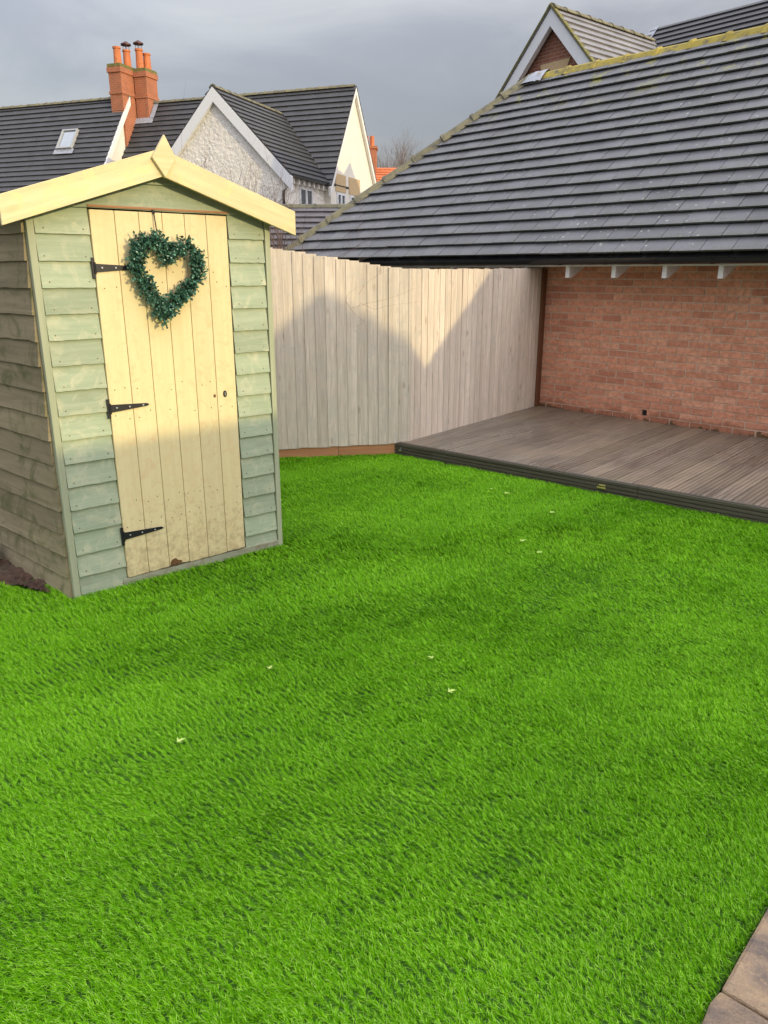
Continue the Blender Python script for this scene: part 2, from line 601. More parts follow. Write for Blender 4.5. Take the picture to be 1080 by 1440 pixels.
def deck_mat():
    m, nt, b = new_mat('deck_plank')
    v = coords(nt, (0.05, 1, 1))
    g = noise(nt, v, 55.0, 5.0, 0.6, 0.3)
    p = world_pos(nt)
    big = noise(nt, p, 1.3, 5.0, 0.6)
    c = ramp(nt, g, [(0.34, (0.105, 0.09, 0.069)), (0.66, (0.235, 0.20, 0.155))])
    c = mix(nt, ramp(nt, big, [(0.46, (0, 0, 0)), (0.66, (0.8, 0.8, 0.8))]), c, (0.245, 0.18, 0.115))
    gr = noise(nt, p, 2.7, 5.0, 0.65)
    c = mix(nt, math_node(nt, 'MULTIPLY', ramp(nt, gr, [(0.56, (0, 0, 0)), (0.7, (1, 1, 1))]), 0.4), c, (0.22, 0.205, 0.10))
    ob = nt.nodes.new('ShaderNodeTexCoord')
    so_ = nt.nodes.new('ShaderNodeSeparateXYZ')
    nt.links.new(ob.outputs['Object'], so_.inputs[0])
    gv = math_node(nt, 'SINE', math_node(nt, 'MULTIPLY', so_.outputs[1], 2 * math.pi / 0.0355))
    gk = ramp(nt, math_node(nt, 'ADD', math_node(nt, 'MULTIPLY', gv, 0.5), 0.5), [(0.0, (1, 1, 1)), (0.22, (0, 0, 0))])
    c = mix(nt, math_node(nt, 'MULTIPLY', gk, 0.8), c, (0.06, 0.05, 0.04))
    c = hue_jitter(nt, c, 0.18)
    nt.links.new(c, b.inputs['Base Color'])
    nt.links.new(ramp(nt, big, [(0.35, (0.24, 0.24, 0.24)), (0.65, (0.5, 0.5, 0.5))]), b.inputs['Roughness'])
    b.inputs['Specular IOR Level'].default_value = 0.5
    bump(nt, b, math_node(nt, 'SUBTRACT', math_node(nt, 'MULTIPLY', g, 0.5), gk), 0.5, 0.003)
    return m


M['deck'] = deck_mat()


def soil_mat():
    m, nt, b = new_mat('soil')
    p = world_pos(nt)
    n = noise(nt, p, 16.0, 8.0, 0.7)
    n2 = noise(nt, p, 3.0, 4.0)
    c = ramp(nt, n, [(0.3, (0.035, 0.02, 0.014)), (0.55, (0.09, 0.05, 0.032)), (0.75, (0.17, 0.085, 0.05))])
    c = mix(nt, ramp(nt, n2, [(0.5, (0, 0, 0)), (0.7, (0.6, 0.6, 0.6))]), c, (0.11, 0.09, 0.06))
    nt.links.new(c, b.inputs['Base Color'])
    b.inputs['Roughness'].default_value = 0.95
    bump(nt, b, n, 0.9, 0.03)
    return m


M['soil'] = soil_mat()


def ground_mat():
    m, nt, b = new_mat('ground_beyond')
    p = world_pos(nt)
    n = noise(nt, p, 0.2, 5.0, 0.6)
    c = ramp(nt, n, [(0.35, (0.05, 0.06, 0.03)), (0.65, (0.08, 0.075, 0.05))])
    nt.links.new(c, b.inputs['Base Color'])
    b.inputs['Roughness'].default_value = 0.95
    return m


M['ground'] = ground_mat()


def slab_mat():
    m, nt, b = new_mat('sandstone_slab')
    p = world_pos(nt)
    n = noise(nt, p, 7.0, 7.0, 0.65, 0.7)
    n2 = noise(nt, p, 34.0, 5.0, 0.7)
    c = ramp(nt, n, [(0.34, (0.13, 0.105, 0.085)), (0.5, (0.25, 0.18, 0.12)), (0.66, (0.38, 0.265, 0.15))])
    c = mix(nt, math_node(nt, 'MULTIPLY', ramp(nt, n2, [(0.55, (0, 0, 0)), (0.72, (1, 1, 1))]), 0.5), c, (0.52, 0.37, 0.19))
    c = hue_jitter(nt, c, 0.1)
    nt.links.new(c, b.inputs['Base Color'])
    b.inputs['Roughness'].default_value = 0.6
    h = math_node(nt, 'ADD', n, math_node(nt, 'MULTIPLY', n2, 0.5))
    bump(nt, b, h, 1.0, 0.03)
    return m


M['slab'] = slab_mat()


def grass_mat():
    m, nt, b = new_mat('turf_blade')
    g = nt.nodes.new('ShaderNodeNewGeometry')
    p = world_pos(nt)
    isl = g.outputs['Random Per Island']
    c = ramp(nt, isl, [(0.0, (0.03, 0.13, 0.001)), (0.3, (0.10, 0.33, 0.002)), (0.62, (0.19, 0.51, 0.003)),
                       (0.86, (0.32, 0.67, 0.02)), (1.0, (0.55, 0.82, 0.22))])
    big = noise(nt, p, 0.9, 4.0, 0.55)
    c = mix(nt, 1.0, c, ramp(nt, big, [(0.3, (0.80, 0.84, 0.8)), (0.7, (1.14, 1.08, 1.1))]), 'MULTIPLY')
    nt.links.new(c, b.inputs['Base Color'])
    b.inputs['Roughness'].default_value = 0.6
    b.inputs['Specular IOR Level'].default_value = 0.08
    tr = nt.nodes.new('ShaderNodeBsdfTranslucent')
    nt.links.new(c, tr.inputs[0])
    ms = nt.nodes.new('ShaderNodeMixShader')
    ms.inputs[0].default_value = 0.26
    out = nt.nodes['Material Output']
    nt.links.new(b.outputs[0], ms.inputs[1])
    nt.links.new(tr.outputs[0], ms.inputs[2])
    nt.links.new(ms.outputs[0], out.inputs[0])
    return m


M['grass'] = grass_mat()
M['turf_back'] = plain('turf_backing', (0.03, 0.095, 0.003), 0.9, var=0.3, scale=40)


def leaf_mat(name, c1, c2, rough=0.5):
    m, nt, b = new_mat(name)
    g = nt.nodes.new('ShaderNodeNewGeometry')
    c = ramp(nt, g.outputs['Random Per Island'], [(0.0, c1), (0.8, c2), (1.0, tuple(min(1, x * 1.7) for x in c2))])
    nt.links.new(c, b.inputs['Base Color'])
    b.inputs['Roughness'].default_value = rough
    return m


M['wreath'] = leaf_mat('wreath_leaf', (0.014, 0.062, 0.042), (0.06, 0.165, 0.11))
M['berry'] = plain('wreath_berry', (0.38, 0.52, 0.40), 0.5)
M['twig'] = plain('wreath_wire', (0.03, 0.035, 0.02), 0.8)
M['bark'] = plain('grey_bark', (0.16, 0.125, 0.10), 0.9, var=0.25, scale=8, bmp=0.5)
M['bark_red'] = plain('brown_bark', (0.13, 0.085, 0.07), 0.9, var=0.25, scale=8)
M['pale_leaf'] = plain('pale_fallen_leaf', (0.44, 0.58, 0.14), 0.6, var=0.15, scale=60)
M['blue'] = plain('blue_plastic', (0.03, 0.13, 0.42), 0.35)
M['pale_plastic'] = plain('pale_plastic', (0.65, 0.72, 0.82), 0.35)

# ------------------------------------------------------------------ key points of the garden
SA = on_z(104, 842)
SB = on_z(395, 766)
su = (SB - SA) / np.linalg.norm(SB - SA)
SW = float(np.linalg.norm(SB - SA))
S_ROT = math.atan2(su[1], su[0])
DECK_Z = 0.125
DK = on_z(560, 621, DECK_Z)
DK2 = on_z(1080, 713, DECK_Z)
GC = on_z(756, 570, DECK_Z)
FL = on_z(391, 645, 0.0)
for p_ in (DK, DK2, GC, FL):
    p_[2] = 0
f1 = (DK - FL) / np.linalg.norm(DK - FL)
f2 = (GC - DK) / np.linalg.norm(GC - DK)
GX, GY = hd(136), hd(46)                       # along the garage wall, and into it
G_ROT = math.atan2(GX[1], GX[0])
PA, PB = on_z(985, 1440), on_z(1080, 1275)      # patio edge
pu = (PB - PA) / np.linalg.norm(PB - PA)
pn_ = np.array([pu[1], -pu[0], 0])              # towards the patio

# ------------------------------------------------------------------ ground
mb = MB()
mb.add([(-1500, -1500, -0.05), (1500, -1500, -0.05), (1500, 1500, -0.05), (-1500, 1500, -0.05)], [(0, 1, 2, 3)])
tag(mb.build('ground', M['ground']), kind='structure')

lawn_poly = []
_far_l = FL - f1 * 1.4
lawn_poly = [tuple((PA - pu * 2.2)[:2]), tuple((PB + pu * 5.2)[:2]),
             tuple((DK2 + (DK2 - DK) / np.linalg.norm(DK2 - DK) * 1.2)[:2]), tuple(DK[:2]), tuple(FL[:2]),
             tuple(_far_l[:2]), (-3.4, 4.4), (-3.4, 1.2), (-1.2, -0.3)]
mb = MB()
mb.add([(x, y, 0.0) for x, y in lawn_poly], [tuple(range(len(lawn_poly)))])
tag(mb.build('lawn', M['turf_back']), kind='structure')


def inside(x, y, poly):
    r = np.zeros(x.shape, bool)
    n = len(poly)
    for i in range(n):
        x1, y1 = poly[i]
        x2, y2 = poly[(i + 1) % n]
        c = ((y1 > y) != (y2 > y)) & (x < (x2 - x1) * (y - y1) / (y2 - y1 + 1e-12) + x1)
        r ^= c
    return r


# soil bed down the left side of the shed
sd = on_z(0, 784) - SA
sd[2] = 0
sd /= np.linalg.norm(sd)
soil_poly = [SA + su * 0.0 + sd * 0.30, on_z(70, 838), on_z(0, 822), on_z(0, 822) - su * 0.9 + sd * 0.1,
             on_z(0, 822) - su * 0.9 + sd * 2.2, SA + sd * 2.3]


def soil_sheet():
    mb = MB()
    o = soil_poly[0]
    base = on_z(0, 822) - su * 0.9
    n = 150
    P2 = [tuple(p[:2]) for p in soil_poly]
    xs = np.linspace(-4.4, -1.6, n)
    ys = np.linspace(3.4, 6.2, n)
    idx = {}
    for j, y in enumerate(ys):
        for i, x in enumerate(xs):
            idx[(i, j)] = len(mb.v)
            z = 0.012 + 0.012 * math.sin(x * 19 + 3 * math.sin(y * 13)) * math.sin(y * 23) + rng.uniform(-.009, .012)
            mb.v.append((float(x), float(y), float(z)))
    X, Y = np.meshgrid((xs[:-1] + xs[1:]) / 2, (ys[:-1] + ys[1:]) / 2)
    ins = inside(X, Y, P2)
    for j in range(n - 1):
        for i in range(n - 1):
            if ins[j, i]:
                mb.f.append((idx[(i, j)], idx[(i + 1, j)], idx[(i + 1, j + 1)], idx[(i, j + 1)]))
    return mb


tag(soil_sheet().build('soil', M['soil']), kind='structure')

# patio of riven slabs
patio = tag(MB().add([tuple(PA - pu * 3 + pn_ * 0.02 + np.array([0, 0, -.012])), tuple(PA - pu * 3 + pn_ * 3.2 + np.array([0, 0, -.012])),
                      tuple(PA + pu * 7 + pn_ * 3.2 + np.array([0, 0, -.012])), tuple(PA + pu * 7 + pn_ * 0.02 + np.array([0, 0, -.012]))],
                     [(0, 1, 2, 3)]).build('patio', M['mortar']), kind='structure')
JOINT = float((on_z(1017, 1410) - PA) @ pu)


def slab(x0, x1, y0, y1):
    mb = MB()
    k = 7
    pts = []
    for i in range(k):
        pts.append((x0 + (x1 - x0) * i / k, y0))
    for i in range(k):
        pts.append((x1, y0 + (y1 - y0) * i / k))
    for i in range(k):
        pts.append((x1 - (x1 - x0) * i / k, y1))
    for i in range(k):
        pts.append((x0, y1 - (y1 - y0) * i / k))
    pts = [(a + random.uniform(-.006, .006), b + random.uniform(-.006, .006)) for a, b in pts]
    mb.prism(pts, lambda a, b: (a, b, 0.035 + random.uniform(-.003, .003)), lambda a, b: (a, b, -0.02))
    return mb


P_ROT = math.atan2(pu[1], pu[0])
for r_ in range(3):                       # local x along the edge, local -y onto the patio
    x = -1.83 + JOINT + (0 if r_ == 0 else 0.3 * r_)
    y1 = -0.0 - 0.61 * r_
    while x < 5.2:
        w = random.choice([0.6, 0.9, 0.6])
        if abs(x - JOINT) > 0.02 and x < JOINT < x + w + 0.1:
            w = JOINT - x
        o = slab(x + .007, x + w - .007, y1 - 0.60, y1 - 0.006).build('paving_slab', M['slab'], patio, bevel=0.008,
                                                                     loc=tuple(PA), rotz=P_ROT)
        x += w

# ------------------------------------------------------------------ garden shed
shed = thing('garden_shed', 'small wooden apex shed with cream door and sage green front beside the lawn', 'shed',
             tuple(SA), S_ROT)
APX, APZ, SLOPE = 0.661, 2.195, 0.326        # wall apex under the roof
PITCHB = 0.124
DX0, DX1, DTOP, DBOT = 0.297, 1.047, 1.972, 0.052


def shed_board(x0, x1, i, yoff=0.0):
    z0 = PITCHB * i - 0.004
    z1 = z0 + PITCHB + 0.014
    segs = 10
    bottom = [(x0 + (x1 - x0) * k / segs, z0 + random.uniform(-.0016, .0016)) for k in range(segs + 1)]
    poly = bottom + [(x1, z1), (x0, z1)]
    poly = clip(poly, SLOPE, 1, APZ + SLOPE * APX)
    poly = clip(poly, -SLOPE, 1, APZ - SLOPE * APX)
    if len(poly) < 3 or abs(area(poly)) < 1e-4:
        return None, z0
    tilt = random.uniform(-.0015, .0015)
    fr = lambda a, b: (a, -(0.022 - 0.016 * (b - z0) / (PITCHB + .014)) + tilt * (a - x0) / (x1 - x0), b)
    bk = lambda a, b: (a, 0.004, b)
    return MB().prism(poly, fr, bk), z0


nail_me = MB()
nail_me.tube([(0, 0.001, 0), (0, -0.0012, 0)], [0.0032, 0.0030], 8)
nail_me = nail_me.mesh('nail')
nail_me.materials.append(M['rust'])


def nail(parent, x, y, z, me=None, name='nail'):
    return put(name, me or nail_me, None, parent, loc=(x, y, z))


for i in range(19):
    spans = [(0.037, DX0 - .002), (DX1 + .012, SW - .038)] if i < 16 else [(0.037, SW - .038)]
    for x0, x1 in spans:
        mb, z0 = shed_board(x0, x1, i)
        if mb is None:
            continue
        o = mb.build('front_board', M['sage'], shed)
        if i < 16:
            for xx in (x0 + .035, x1 - .035):
                nail(o, xx + random.uniform(-.008, .008), -0.0195, z0 + .025 + random.uniform(-.004, .004))
# the wall carcass behind the boards
car = MB()
wall_poly = [(0.01, 0), (SW - .01, 0), (SW - .01, APZ - SLOPE * (SW - APX) - .01), (APX, APZ - .01), (0.01, APZ - SLOPE * APX - .01)]
car.prism(wall_poly, lambda a, b: (a, 0.006, b), lambda a, b: (a, 0.03, b))
car.box(SW - .03, SW - .006, 0.03, 1.9, 0.0, 1.95)
car.build('wall_frame', M['dark_wood'], shed)
for x0, x1, mt in ((0.0, 0.033, 'sage_z'), (SW - .033, SW, 'sage_z')):
    top = APZ - SLOPE * abs((x0 + x1) / 2 - APX) - 0.012
    MB().box(x0, x1, -0.024, 0.02, 0.0, top).build('corner_trim', M[mt], shed, bevel=0.002)
MB().box(DX0 - .005, DX1 + .01, -0.028, 0.005, DTOP + .012, DTOP + .022).build('lintel_strip', M['lintel'], shed)
MB().box(0.27, SW - 0.01, -0.022, 0.005, -0.01, 0.047).build('sill', M['sill'], shed, bevel=0.003)
# left side boards: local y runs back along the wall
sdl = np.array([float(sd @ su), float(sd @ np.array([-su[1], su[0], 0]))])
SIDE_ROT = math.atan2(sdl[1], sdl[0]) - math.pi / 2
SIDE_L = 1.9
for i in range(16):
    z0 = PITCHB * i - 0.004
    segs = 24
    rag = 0.006 if i == 11 else 0.0018
    pts = [(SIDE_L - (SIDE_L - .004) * k / segs, z0 + random.uniform(-rag, rag)) for k in range(segs + 1)]
    poly = pts + [(0.004, min(z0 + PITCHB + .014, 1.965)), (SIDE_L, min(z0 + PITCHB + .014, 1.965))]
    end = 0.004 + random.uniform(0, .012)
    poly = [(max(a, end), b) for a, b in poly]
    mb = MB().prism(poly, lambda a, b: (-(0.018 - 0.013 * (b - z0) / (PITCHB + .014)), a, b), lambda a, b: (0.01, a, b))
    mb.build('side_board', M['weathered'], shed, rotz=SIDE_ROT)
MB().box(0.012, 0.03, 0.0, SIDE_L, 0.0, 1.93).build('side_wall_frame', M['dark_wood'], shed, rotz=SIDE_ROT)
# roof: two felted panels
for s_ in (-1, 1):
    x_e = APX + s_ * 0.80
    z_e = APZ + .012 - SLOPE * 0.80
    vs = []
    for y in (-0.084, 1.98):
        sk = 0.0
        vs += [(APX, y, APZ + .012), (x_e, y, z_e), (x_e, y, z_e + .032), (APX, y, APZ + .044)]
    MB().add(vs, [(0, 1, 2, 3), (7, 6, 5, 4), (0, 4, 5, 1), (3, 2, 6, 7), (1, 5, 6, 2)]).build('roof_panel', M['felt'], shed)
# bargeboards
BH = 0.128
BB0 = APZ - 0.058                     # lower edge at the mitre
for s_, xe in ((1, 1.446), (-1, -0.127)):
    L_ = abs(xe - APX)
    poly = [(APX, BB0), (xe, BB0 - SLOPE * L_), (xe, BB0 - SLOPE * L_ + BH), (APX, BB0 + BH)]
    if s_ < 0:
        poly = poly[::-1]
    # the board's own x axis follows its slope so the grain does too
    ang = -s_ * math.atan(SLOPE)
    ca, sa = math.cos(ang), math.sin(ang)

    def tr(a, b, y):
        a2, b2 = a - APX, b - BB0
        return (a2 * ca + b2 * sa, y, -a2 * sa + b2 * ca)
    o = MB().prism(poly, lambda a, b: tr(a, b, -0.104), lambda a, b: tr(a, b, -0.084)).build('bargeboard', M['cream_x'], shed, bevel=0.002)
    o.location = (APX, 0, BB0)
    o.rotation_euler = (0, -ang, 0)
fin = [(APX + .002, 2.131), (APX + .066, 2.224), (APX + .012, 2.327), (APX - .060, 2.218)]
MB().prism(fin, lambda a, b: (a, -0.125, b), lambda a, b: (a, -0.105, b)).build('finial', M['cream_x'], shed, bevel=0.002)
# door
door = MB().box(DX0 + .01, DX1 - .01, -0.004, 0.004, DBOT + .01, DTOP - .004).build('door', M['groove'], shed)
pw = (DX1 - DX0) / 6
for k in range(6):
    x0, x1 = DX0 + k * pw + .0012, DX0 + (k + 1) * pw - .0012
    b0 = DBOT + random.uniform(-.003, .005)
    segs = 6
    bot = [(x0 + (x1 - x0) * j / segs, b0 + random.uniform(-.003, .003)) for j in range(segs + 1)]
    if k == 2:
        bot[1] = (bot[1][0], b0 + .012)
        bot[2] = (bot[2][0], b0 + .008)
    poly = bot + [(x1, DTOP), (x0, DTOP)]
    o = MB().prism(poly, lambda a, b: (a, -0.026, b), lambda a, b: (a, -0.004, b)).build('plank', M['cream'], door, bevel=0.003)
    for zz in (1.70, 1.61, 1.085, 0.955, 0.47, 0.36):
        for xx in (x0 + .03, x1 - .03):
            if random.random() < 0.8:
                nail(door, xx + random.uniform(-.012, .012), -0.0262, zz + random.uniform(-.02, .02))
screw_me = MB()
screw_me.tube([(0, 0.002, 0), (0, -0.001, 0), (0, -0.0022, 0)], [0.0048, 0.0046, 0.002], 10)
screw_me = screw_me.mesh('screw')
screw_me.materials.append(M['steel'])
for zc, xl in ((1.700, 0.215), (1.000, 0.215), (0.296, 0.232)):
    rise = 0.012
    strap = [(DX0 + .0, zc - .021), (DX0 + xl - .012, zc - .007 + rise * .2), (DX0 + xl, zc + rise * .2),
             (DX0 + xl - .012, zc + .008 + rise * .2), (DX0, zc + .021)]
    o = MB().prism(strap, lambda a, b: (a, -0.0305, b), lambda a, b: (a, -0.0262, b))
    o.box(DX0 - .014, DX0 + .0, -0.0300, -0.0186, zc - .05, zc + .05)
    o.tube([(DX0 - .001, -0.030, zc - .028), (DX0 - .001, -0.030, zc + .028)], [0.0065, 0.0065], 8)
    o.build('hinge', M['iron'], door)
    for q in (0.035, 0.105, 0.18):
        nail(door, DX0 + q, -0.0312, zc + .001, screw_me, 'screw')
MB().prism([(0.971 + .0115 * math.cos(t), 1.013 + .019 * math.sin(t)) for t in np.linspace(0, 2 * math.pi, 17)[:-1]],
           lambda a, b: (a, -0.030, b), lambda a, b: (a, -0.0258, b)).build('keyhole_plate', M['iron'], door)
MB().prism([(0.971 - .0022, 1.003), (0.971 + .0022, 1.003), (0.971 + .0022, 1.022), (0.971 - .0022, 1.022)],
           lambda a, b: (a, -0.0308, b), lambda a, b: (a, -0.0300, b)).build('keyhole', M['steel'], door)
MB().prism([(0.905 + .008 * math.cos(t), 1.007 + .010 * math.sin(t)) for t in np.linspace(0, 2 * math.pi, 13)[:-1]],
           lambda a, b: (a, -0.0272, b), lambda a, b: (a, -0.0258, b)).build('lock_hole', M['rot'], door)
MB().prism([(x, z) for x, z in ((.552, .058), (.60, .054), (.628, .066), (.618, .078), (.60, .083), (.588, .098), (.566, .094), (.553, .08))],
           lambda a, b: (a, -0.0266, b), lambda a, b: (a, -0.0258, b)).build('rotten_patch', M['rot'], door)

# ------------------------------------------------------------------ heart wreath
wr = thing('heart_wreath', 'heart shaped wreath of small dark green leaves hung on cream shed door', 'wreath',
           tuple(SA + su * 0.645 + np.array([su[1], -su[0], 0]) * 0.03 + np.array([0, 0, 1.64])), S_ROT)


def heart(t):
    x = 16 * math.sin(t) ** 3
    y = 13 * math.cos(t) - 5 * math.cos(2 * t) - 2 * math.cos(3 * t) - math.cos(4 * t)
    x, y = x / 16 * 0.168, (y + 2.5) / 14.5 * 0.19
    a = R(-9)
    return np.array([x * math.cos(a) - y * math.sin(a), 0.0, x * math.sin(a) + y * math.cos(a)])


hp = [heart(2 * math.pi * i / 48) + np.array([0, -0.035, 0]) for i in range(49)]
MB().tube(hp, [0.008] * 49, 6, False).build('wire_frame', M['twig'], wr)
MB().tube([(-0.02, -0.004, 0.335), (-0.02, -0.012, 0.30), (-0.018, -0.02, 0.235), (-0.012, -0.03, 0.17)], [0.003] * 4, 6).build('hanging_hook', M['iron'], wr)
MB().box(-0.026, -0.014, -0.006, 0.0, 0.325, 0.345).build('hook_plate', M['iron'], wr)
fol, stems, ber = MB(), MB(), MB()


def leaf(mb, p, d, w, L, roll):
    d = d / np.linalg.norm(d)
    a = np.cross(d, [0.3, 1, 0.2])
    a /= np.linalg.norm(a)
    b = np.cross(d, a)
    a = a * math.cos(roll) + b * math.sin(roll)
    nrm = np.cross(d, a)
    vs = [p, p + d * L * .35 + a * w * .5, p + d * L * .75 + a * w * .42, p + d * L, p + d * L * .75 - a * w * .42, p + d * L * .35 - a * w * .5]
    mid = p + d * L * .5 - nrm * w * .18
    mb.add([*vs, mid], [(0, 1, 6), (1, 2, 6), (2, 3, 6), (3, 4, 6), (4, 5, 6), (5, 0, 6)])


_tt = np.linspace(0, 2 * math.pi, 400)
_hh = np.array([heart(t) for t in _tt])
_cum = np.concatenate([[0], np.cumsum(np.linalg.norm(np.diff(_hh, axis=0), axis=1))])
for s_i in range(760):
    t = float(np.interp(random.uniform(0, _cum[-1]), _cum, _tt))
    base = heart(t) + np.array([0, -0.035, 0])
    nxt = heart(t + .02) + np.array([0, -0.035, 0])
    tang = (nxt - base) / (np.linalg.norm(nxt - base) + 1e-9)
    rad = rng.normal(size=3)
    rad[1] = -abs(rad[1]) * 0.75
    rad -= tang * (rad @ tang) * 0.6
    rad /= np.linalg.norm(rad)
    d = rad + tang * random.uniform(-.5, .5)
    d /= np.linalg.norm(d)
    Ls = random.uniform(0.024, 0.062)
    tip = base + d * Ls
    tip[1] = min(tip[1], -0.004)
    stems.tube([base, base + (tip - base) * .5 + rng.normal(size=3) * .003, tip], [0.0012, 0.001, 0.0006], 3, False)
    n_l = random.randint(6, 9)
    for k in range(n_l):
        q = base + (tip - base) * (0.30 + 0.75 * k / n_l)
        ld = d * 0.5 + rng.normal(size=3) * 0.7
        Ll = random.uniform(.012, .020)
        if q[1] + ld[1] * Ll > -0.002:
            ld[1] = -abs(ld[1])
        leaf(fol, q, ld, Ll * random.uniform(.6, .8), Ll, random.uniform(0, 6.28))
for k in range(26):
    t = random.uniform(0, 2 * math.pi)
    p = heart(t) + np.array([random.uniform(-.03, .03), -0.035 - random.uniform(.025, .045), random.uniform(-.03, .03)])
    r_ = random.uniform(.003, .0055)
    ber.tube([p + np.array([0, r_, 0]), p + np.array([0, r_ * .4, 0]), p - np.array([0, r_ * .5, 0]), p - np.array([0, r_, 0])],
             [r_ * .4, r_, r_ * .85, r_ * .2], 7)
tag(fol.build('foliage', M['wreath'], wr), kind='stuff')
tag(stems.build('stems', M['twig'], wr), kind='stuff')
tag(ber.build('berries', M['berry'], wr), kind='stuff')

# ------------------------------------------------------------------ fence
fence = thing('garden_fence', 'pale vertical feather edge board fence running from shed to brick garage wall', 'fence',
              tuple(DK))


def fence_board(p0, p1, t0, t1, b0, b1, nrm):
    """p0..p1 along the run; overlapping wedge board, thick edge towards p0"""
    L = np.linalg.norm(p1 - p0)
    d = (p1 - p0) / L
    W = L + 0.024
    prof = [(-0.0, 0.000), (-0.0, -0.011), (W, -0.003), (W, 0.0)]
    k = 1
    vs, fs = [], []
    for (zz0, zz1) in ((b0, b1), (t0, t1)):
        for (a, o) in prof:
            z = zz0 + (zz1 - zz0) * a / L
            vs.append((a, o, z))
    fs = [(0, 1, 2, 3), (7, 6, 5, 4), (0, 4, 5, 1), (1, 5, 6, 2), (2, 6, 7, 3), (3, 7, 4, 0)]
    mb = MB().add(vs, fs)
    o = mb.build('fence_board', M['fence'], fence)
    o.location = tuple(p0 - DK + rng.normal(size=3) * [0.0, 0.0, 0.003])
    o.rotation_euler = (random.uniform(-.003, .003), random.uniform(-.004, .004), math.atan2(d[1], d[0]) + random.uniform(-.006, .006))
    return o


L1 = float(np.linalg.norm(DK - FL))
run1 = 0.0931
n1 = int(round(L1 / run1))
run1 = L1 / n1
for k in range(-22, n1 + 1):
    p0, p1 = FL + f1 * run1 * k, FL + f1 * run1 * (k + 1)
    fr_ = max(-0.6, (k + 0.5) / n1)
    t0 = 1.887 - 0.172 * fr_
    b0 = 0.092 + 0.02 * fr_
    fence_board(p0, p1, t0, t0 - .002, b0, b0 - .002, None)
L2 = float(np.linalg.norm(GC - DK))
n2_ = 27
st2 = DK + f1 * 0.088
run2 = float(np.linalg.norm(GC - st2)) / n2_
d2 = (GC - st2) / np.linalg.norm(GC - st2)
for k in range(n2_ - 1):
    p0, p1 = st2 + d2 * run2 * k, st2 + d2 * run2 * (k + 1)
    t0 = 1.711 + 0.014 * k / n2_
    fence_board(p0, p1, t0, t0 - .002, 0.03, 0.03, None)
pe = GC - d2 * run2
MB().box(0, run2 * 0.95, -0.03, 0.06, 0.03, 1.715).build('fence_post', M['post'], fence, bevel=0.004,
                                                       loc=tuple(pe - DK), rotz=math.atan2(d2[1], d2[0]))
for k in range(2):
    p0 = FL + f1 * (L1 * 0.5 * k) - f1 * (1.2 if k == 0 else 0)
    ln = L1 * 0.5 + (1.2 if k == 0 else 0) - .004
    MB().box(0, ln, 0.002, 0.026, -0.05, 0.13).build('gravel_board', M['gravel'], fence, loc=tuple(p0 - DK),
                                                   rotz=math.atan2(f1[1], f1[0]))
for zz in (0.4, 1.0, 1.55):
    MB().box(0, L1 + 1.0, 0.004, 0.05, zz, zz + .06).build('rail', M['fence'], fence, loc=tuple(FL - f1 - DK), rotz=math.atan2(f1[1], f1[0]))
    MB().box(0.03, L2 - .15, 0.004, 0.05, zz, zz + .06).build('rail', M['fence'], fence, loc=tuple(st2 - DK), rotz=math.atan2(d2[1], d2[0]))

# ------------------------------------------------------------------ decking
deck = thing('garden_decking', 'low grey brown timber deck between lawn, fence and brick garage', 'decking', tuple(DK))
ed = (DK2 - DK) / np.linalg.norm(DK2 - DK)
E_END = DK + ed * (np.linalg.norm(DK2 - DK) + 1.6)
W_END = GC + GX * 5.2
reg = [tuple((DK - DK)[:2]), tuple((E_END - DK)[:2]), tuple((W_END - GY * .01 - DK)[:2]), tuple((GC - GY * .01 - d2 * .0 - DK)[:2])]
bd = hd(41.0)
bx = np.array([bd[1], -bd[0], 0])        # across the planks, to the right
B_ROT = math.atan2(bd[1], bd[0])
PWID, GAP = 0.142, 0.005
off = -0.16
k = 0
while off < 7.2:
    strip = [(-9, off), (9, off), (9, off + PWID), (-9, off + PWID)]     # (along, across)
    # region in the same coordinates
    poly = strip
    rp = [(float(np.array([x, y, 0]) @ bd), float(np.array([x, y, 0]) @ bx)) for x, y in reg]
    if area(rp) < 0:
        rp = rp[::-1]
    for i in range(4):
        a, b = rp[i], rp[(i + 1) % 4]
        nx, ny = (b[1] - a[1]), -(b[0] - a[0])
        poly = clip(poly, nx, ny, nx * a[0] + ny * a[1])
        if len(poly) < 3:
            break
    if len(poly) >= 3 and abs(area(poly)) > 1e-3:
        if area(poly) < 0:
            poly = poly[::-1]
        cx = sum(p[0] for p in poly) / len(poly)
        loc_poly = [(a - cx, -(b - off)) for a, b in poly][::-1]
        dz = random.uniform(-.0015, .0015)
        mb = MB().prism(loc_poly, lambda a, b: (a, b, DECK_Z + dz), lambda a, b: (a, b, DECK_Z - .026))
        o = mb.build('deck_plank', M['deck'], deck, bevel=0.003)
        o.location = tuple(bd * cx + bx * off)
        o.rotation_euler = (0, 0, B_ROT)
    off += PWID + GAP
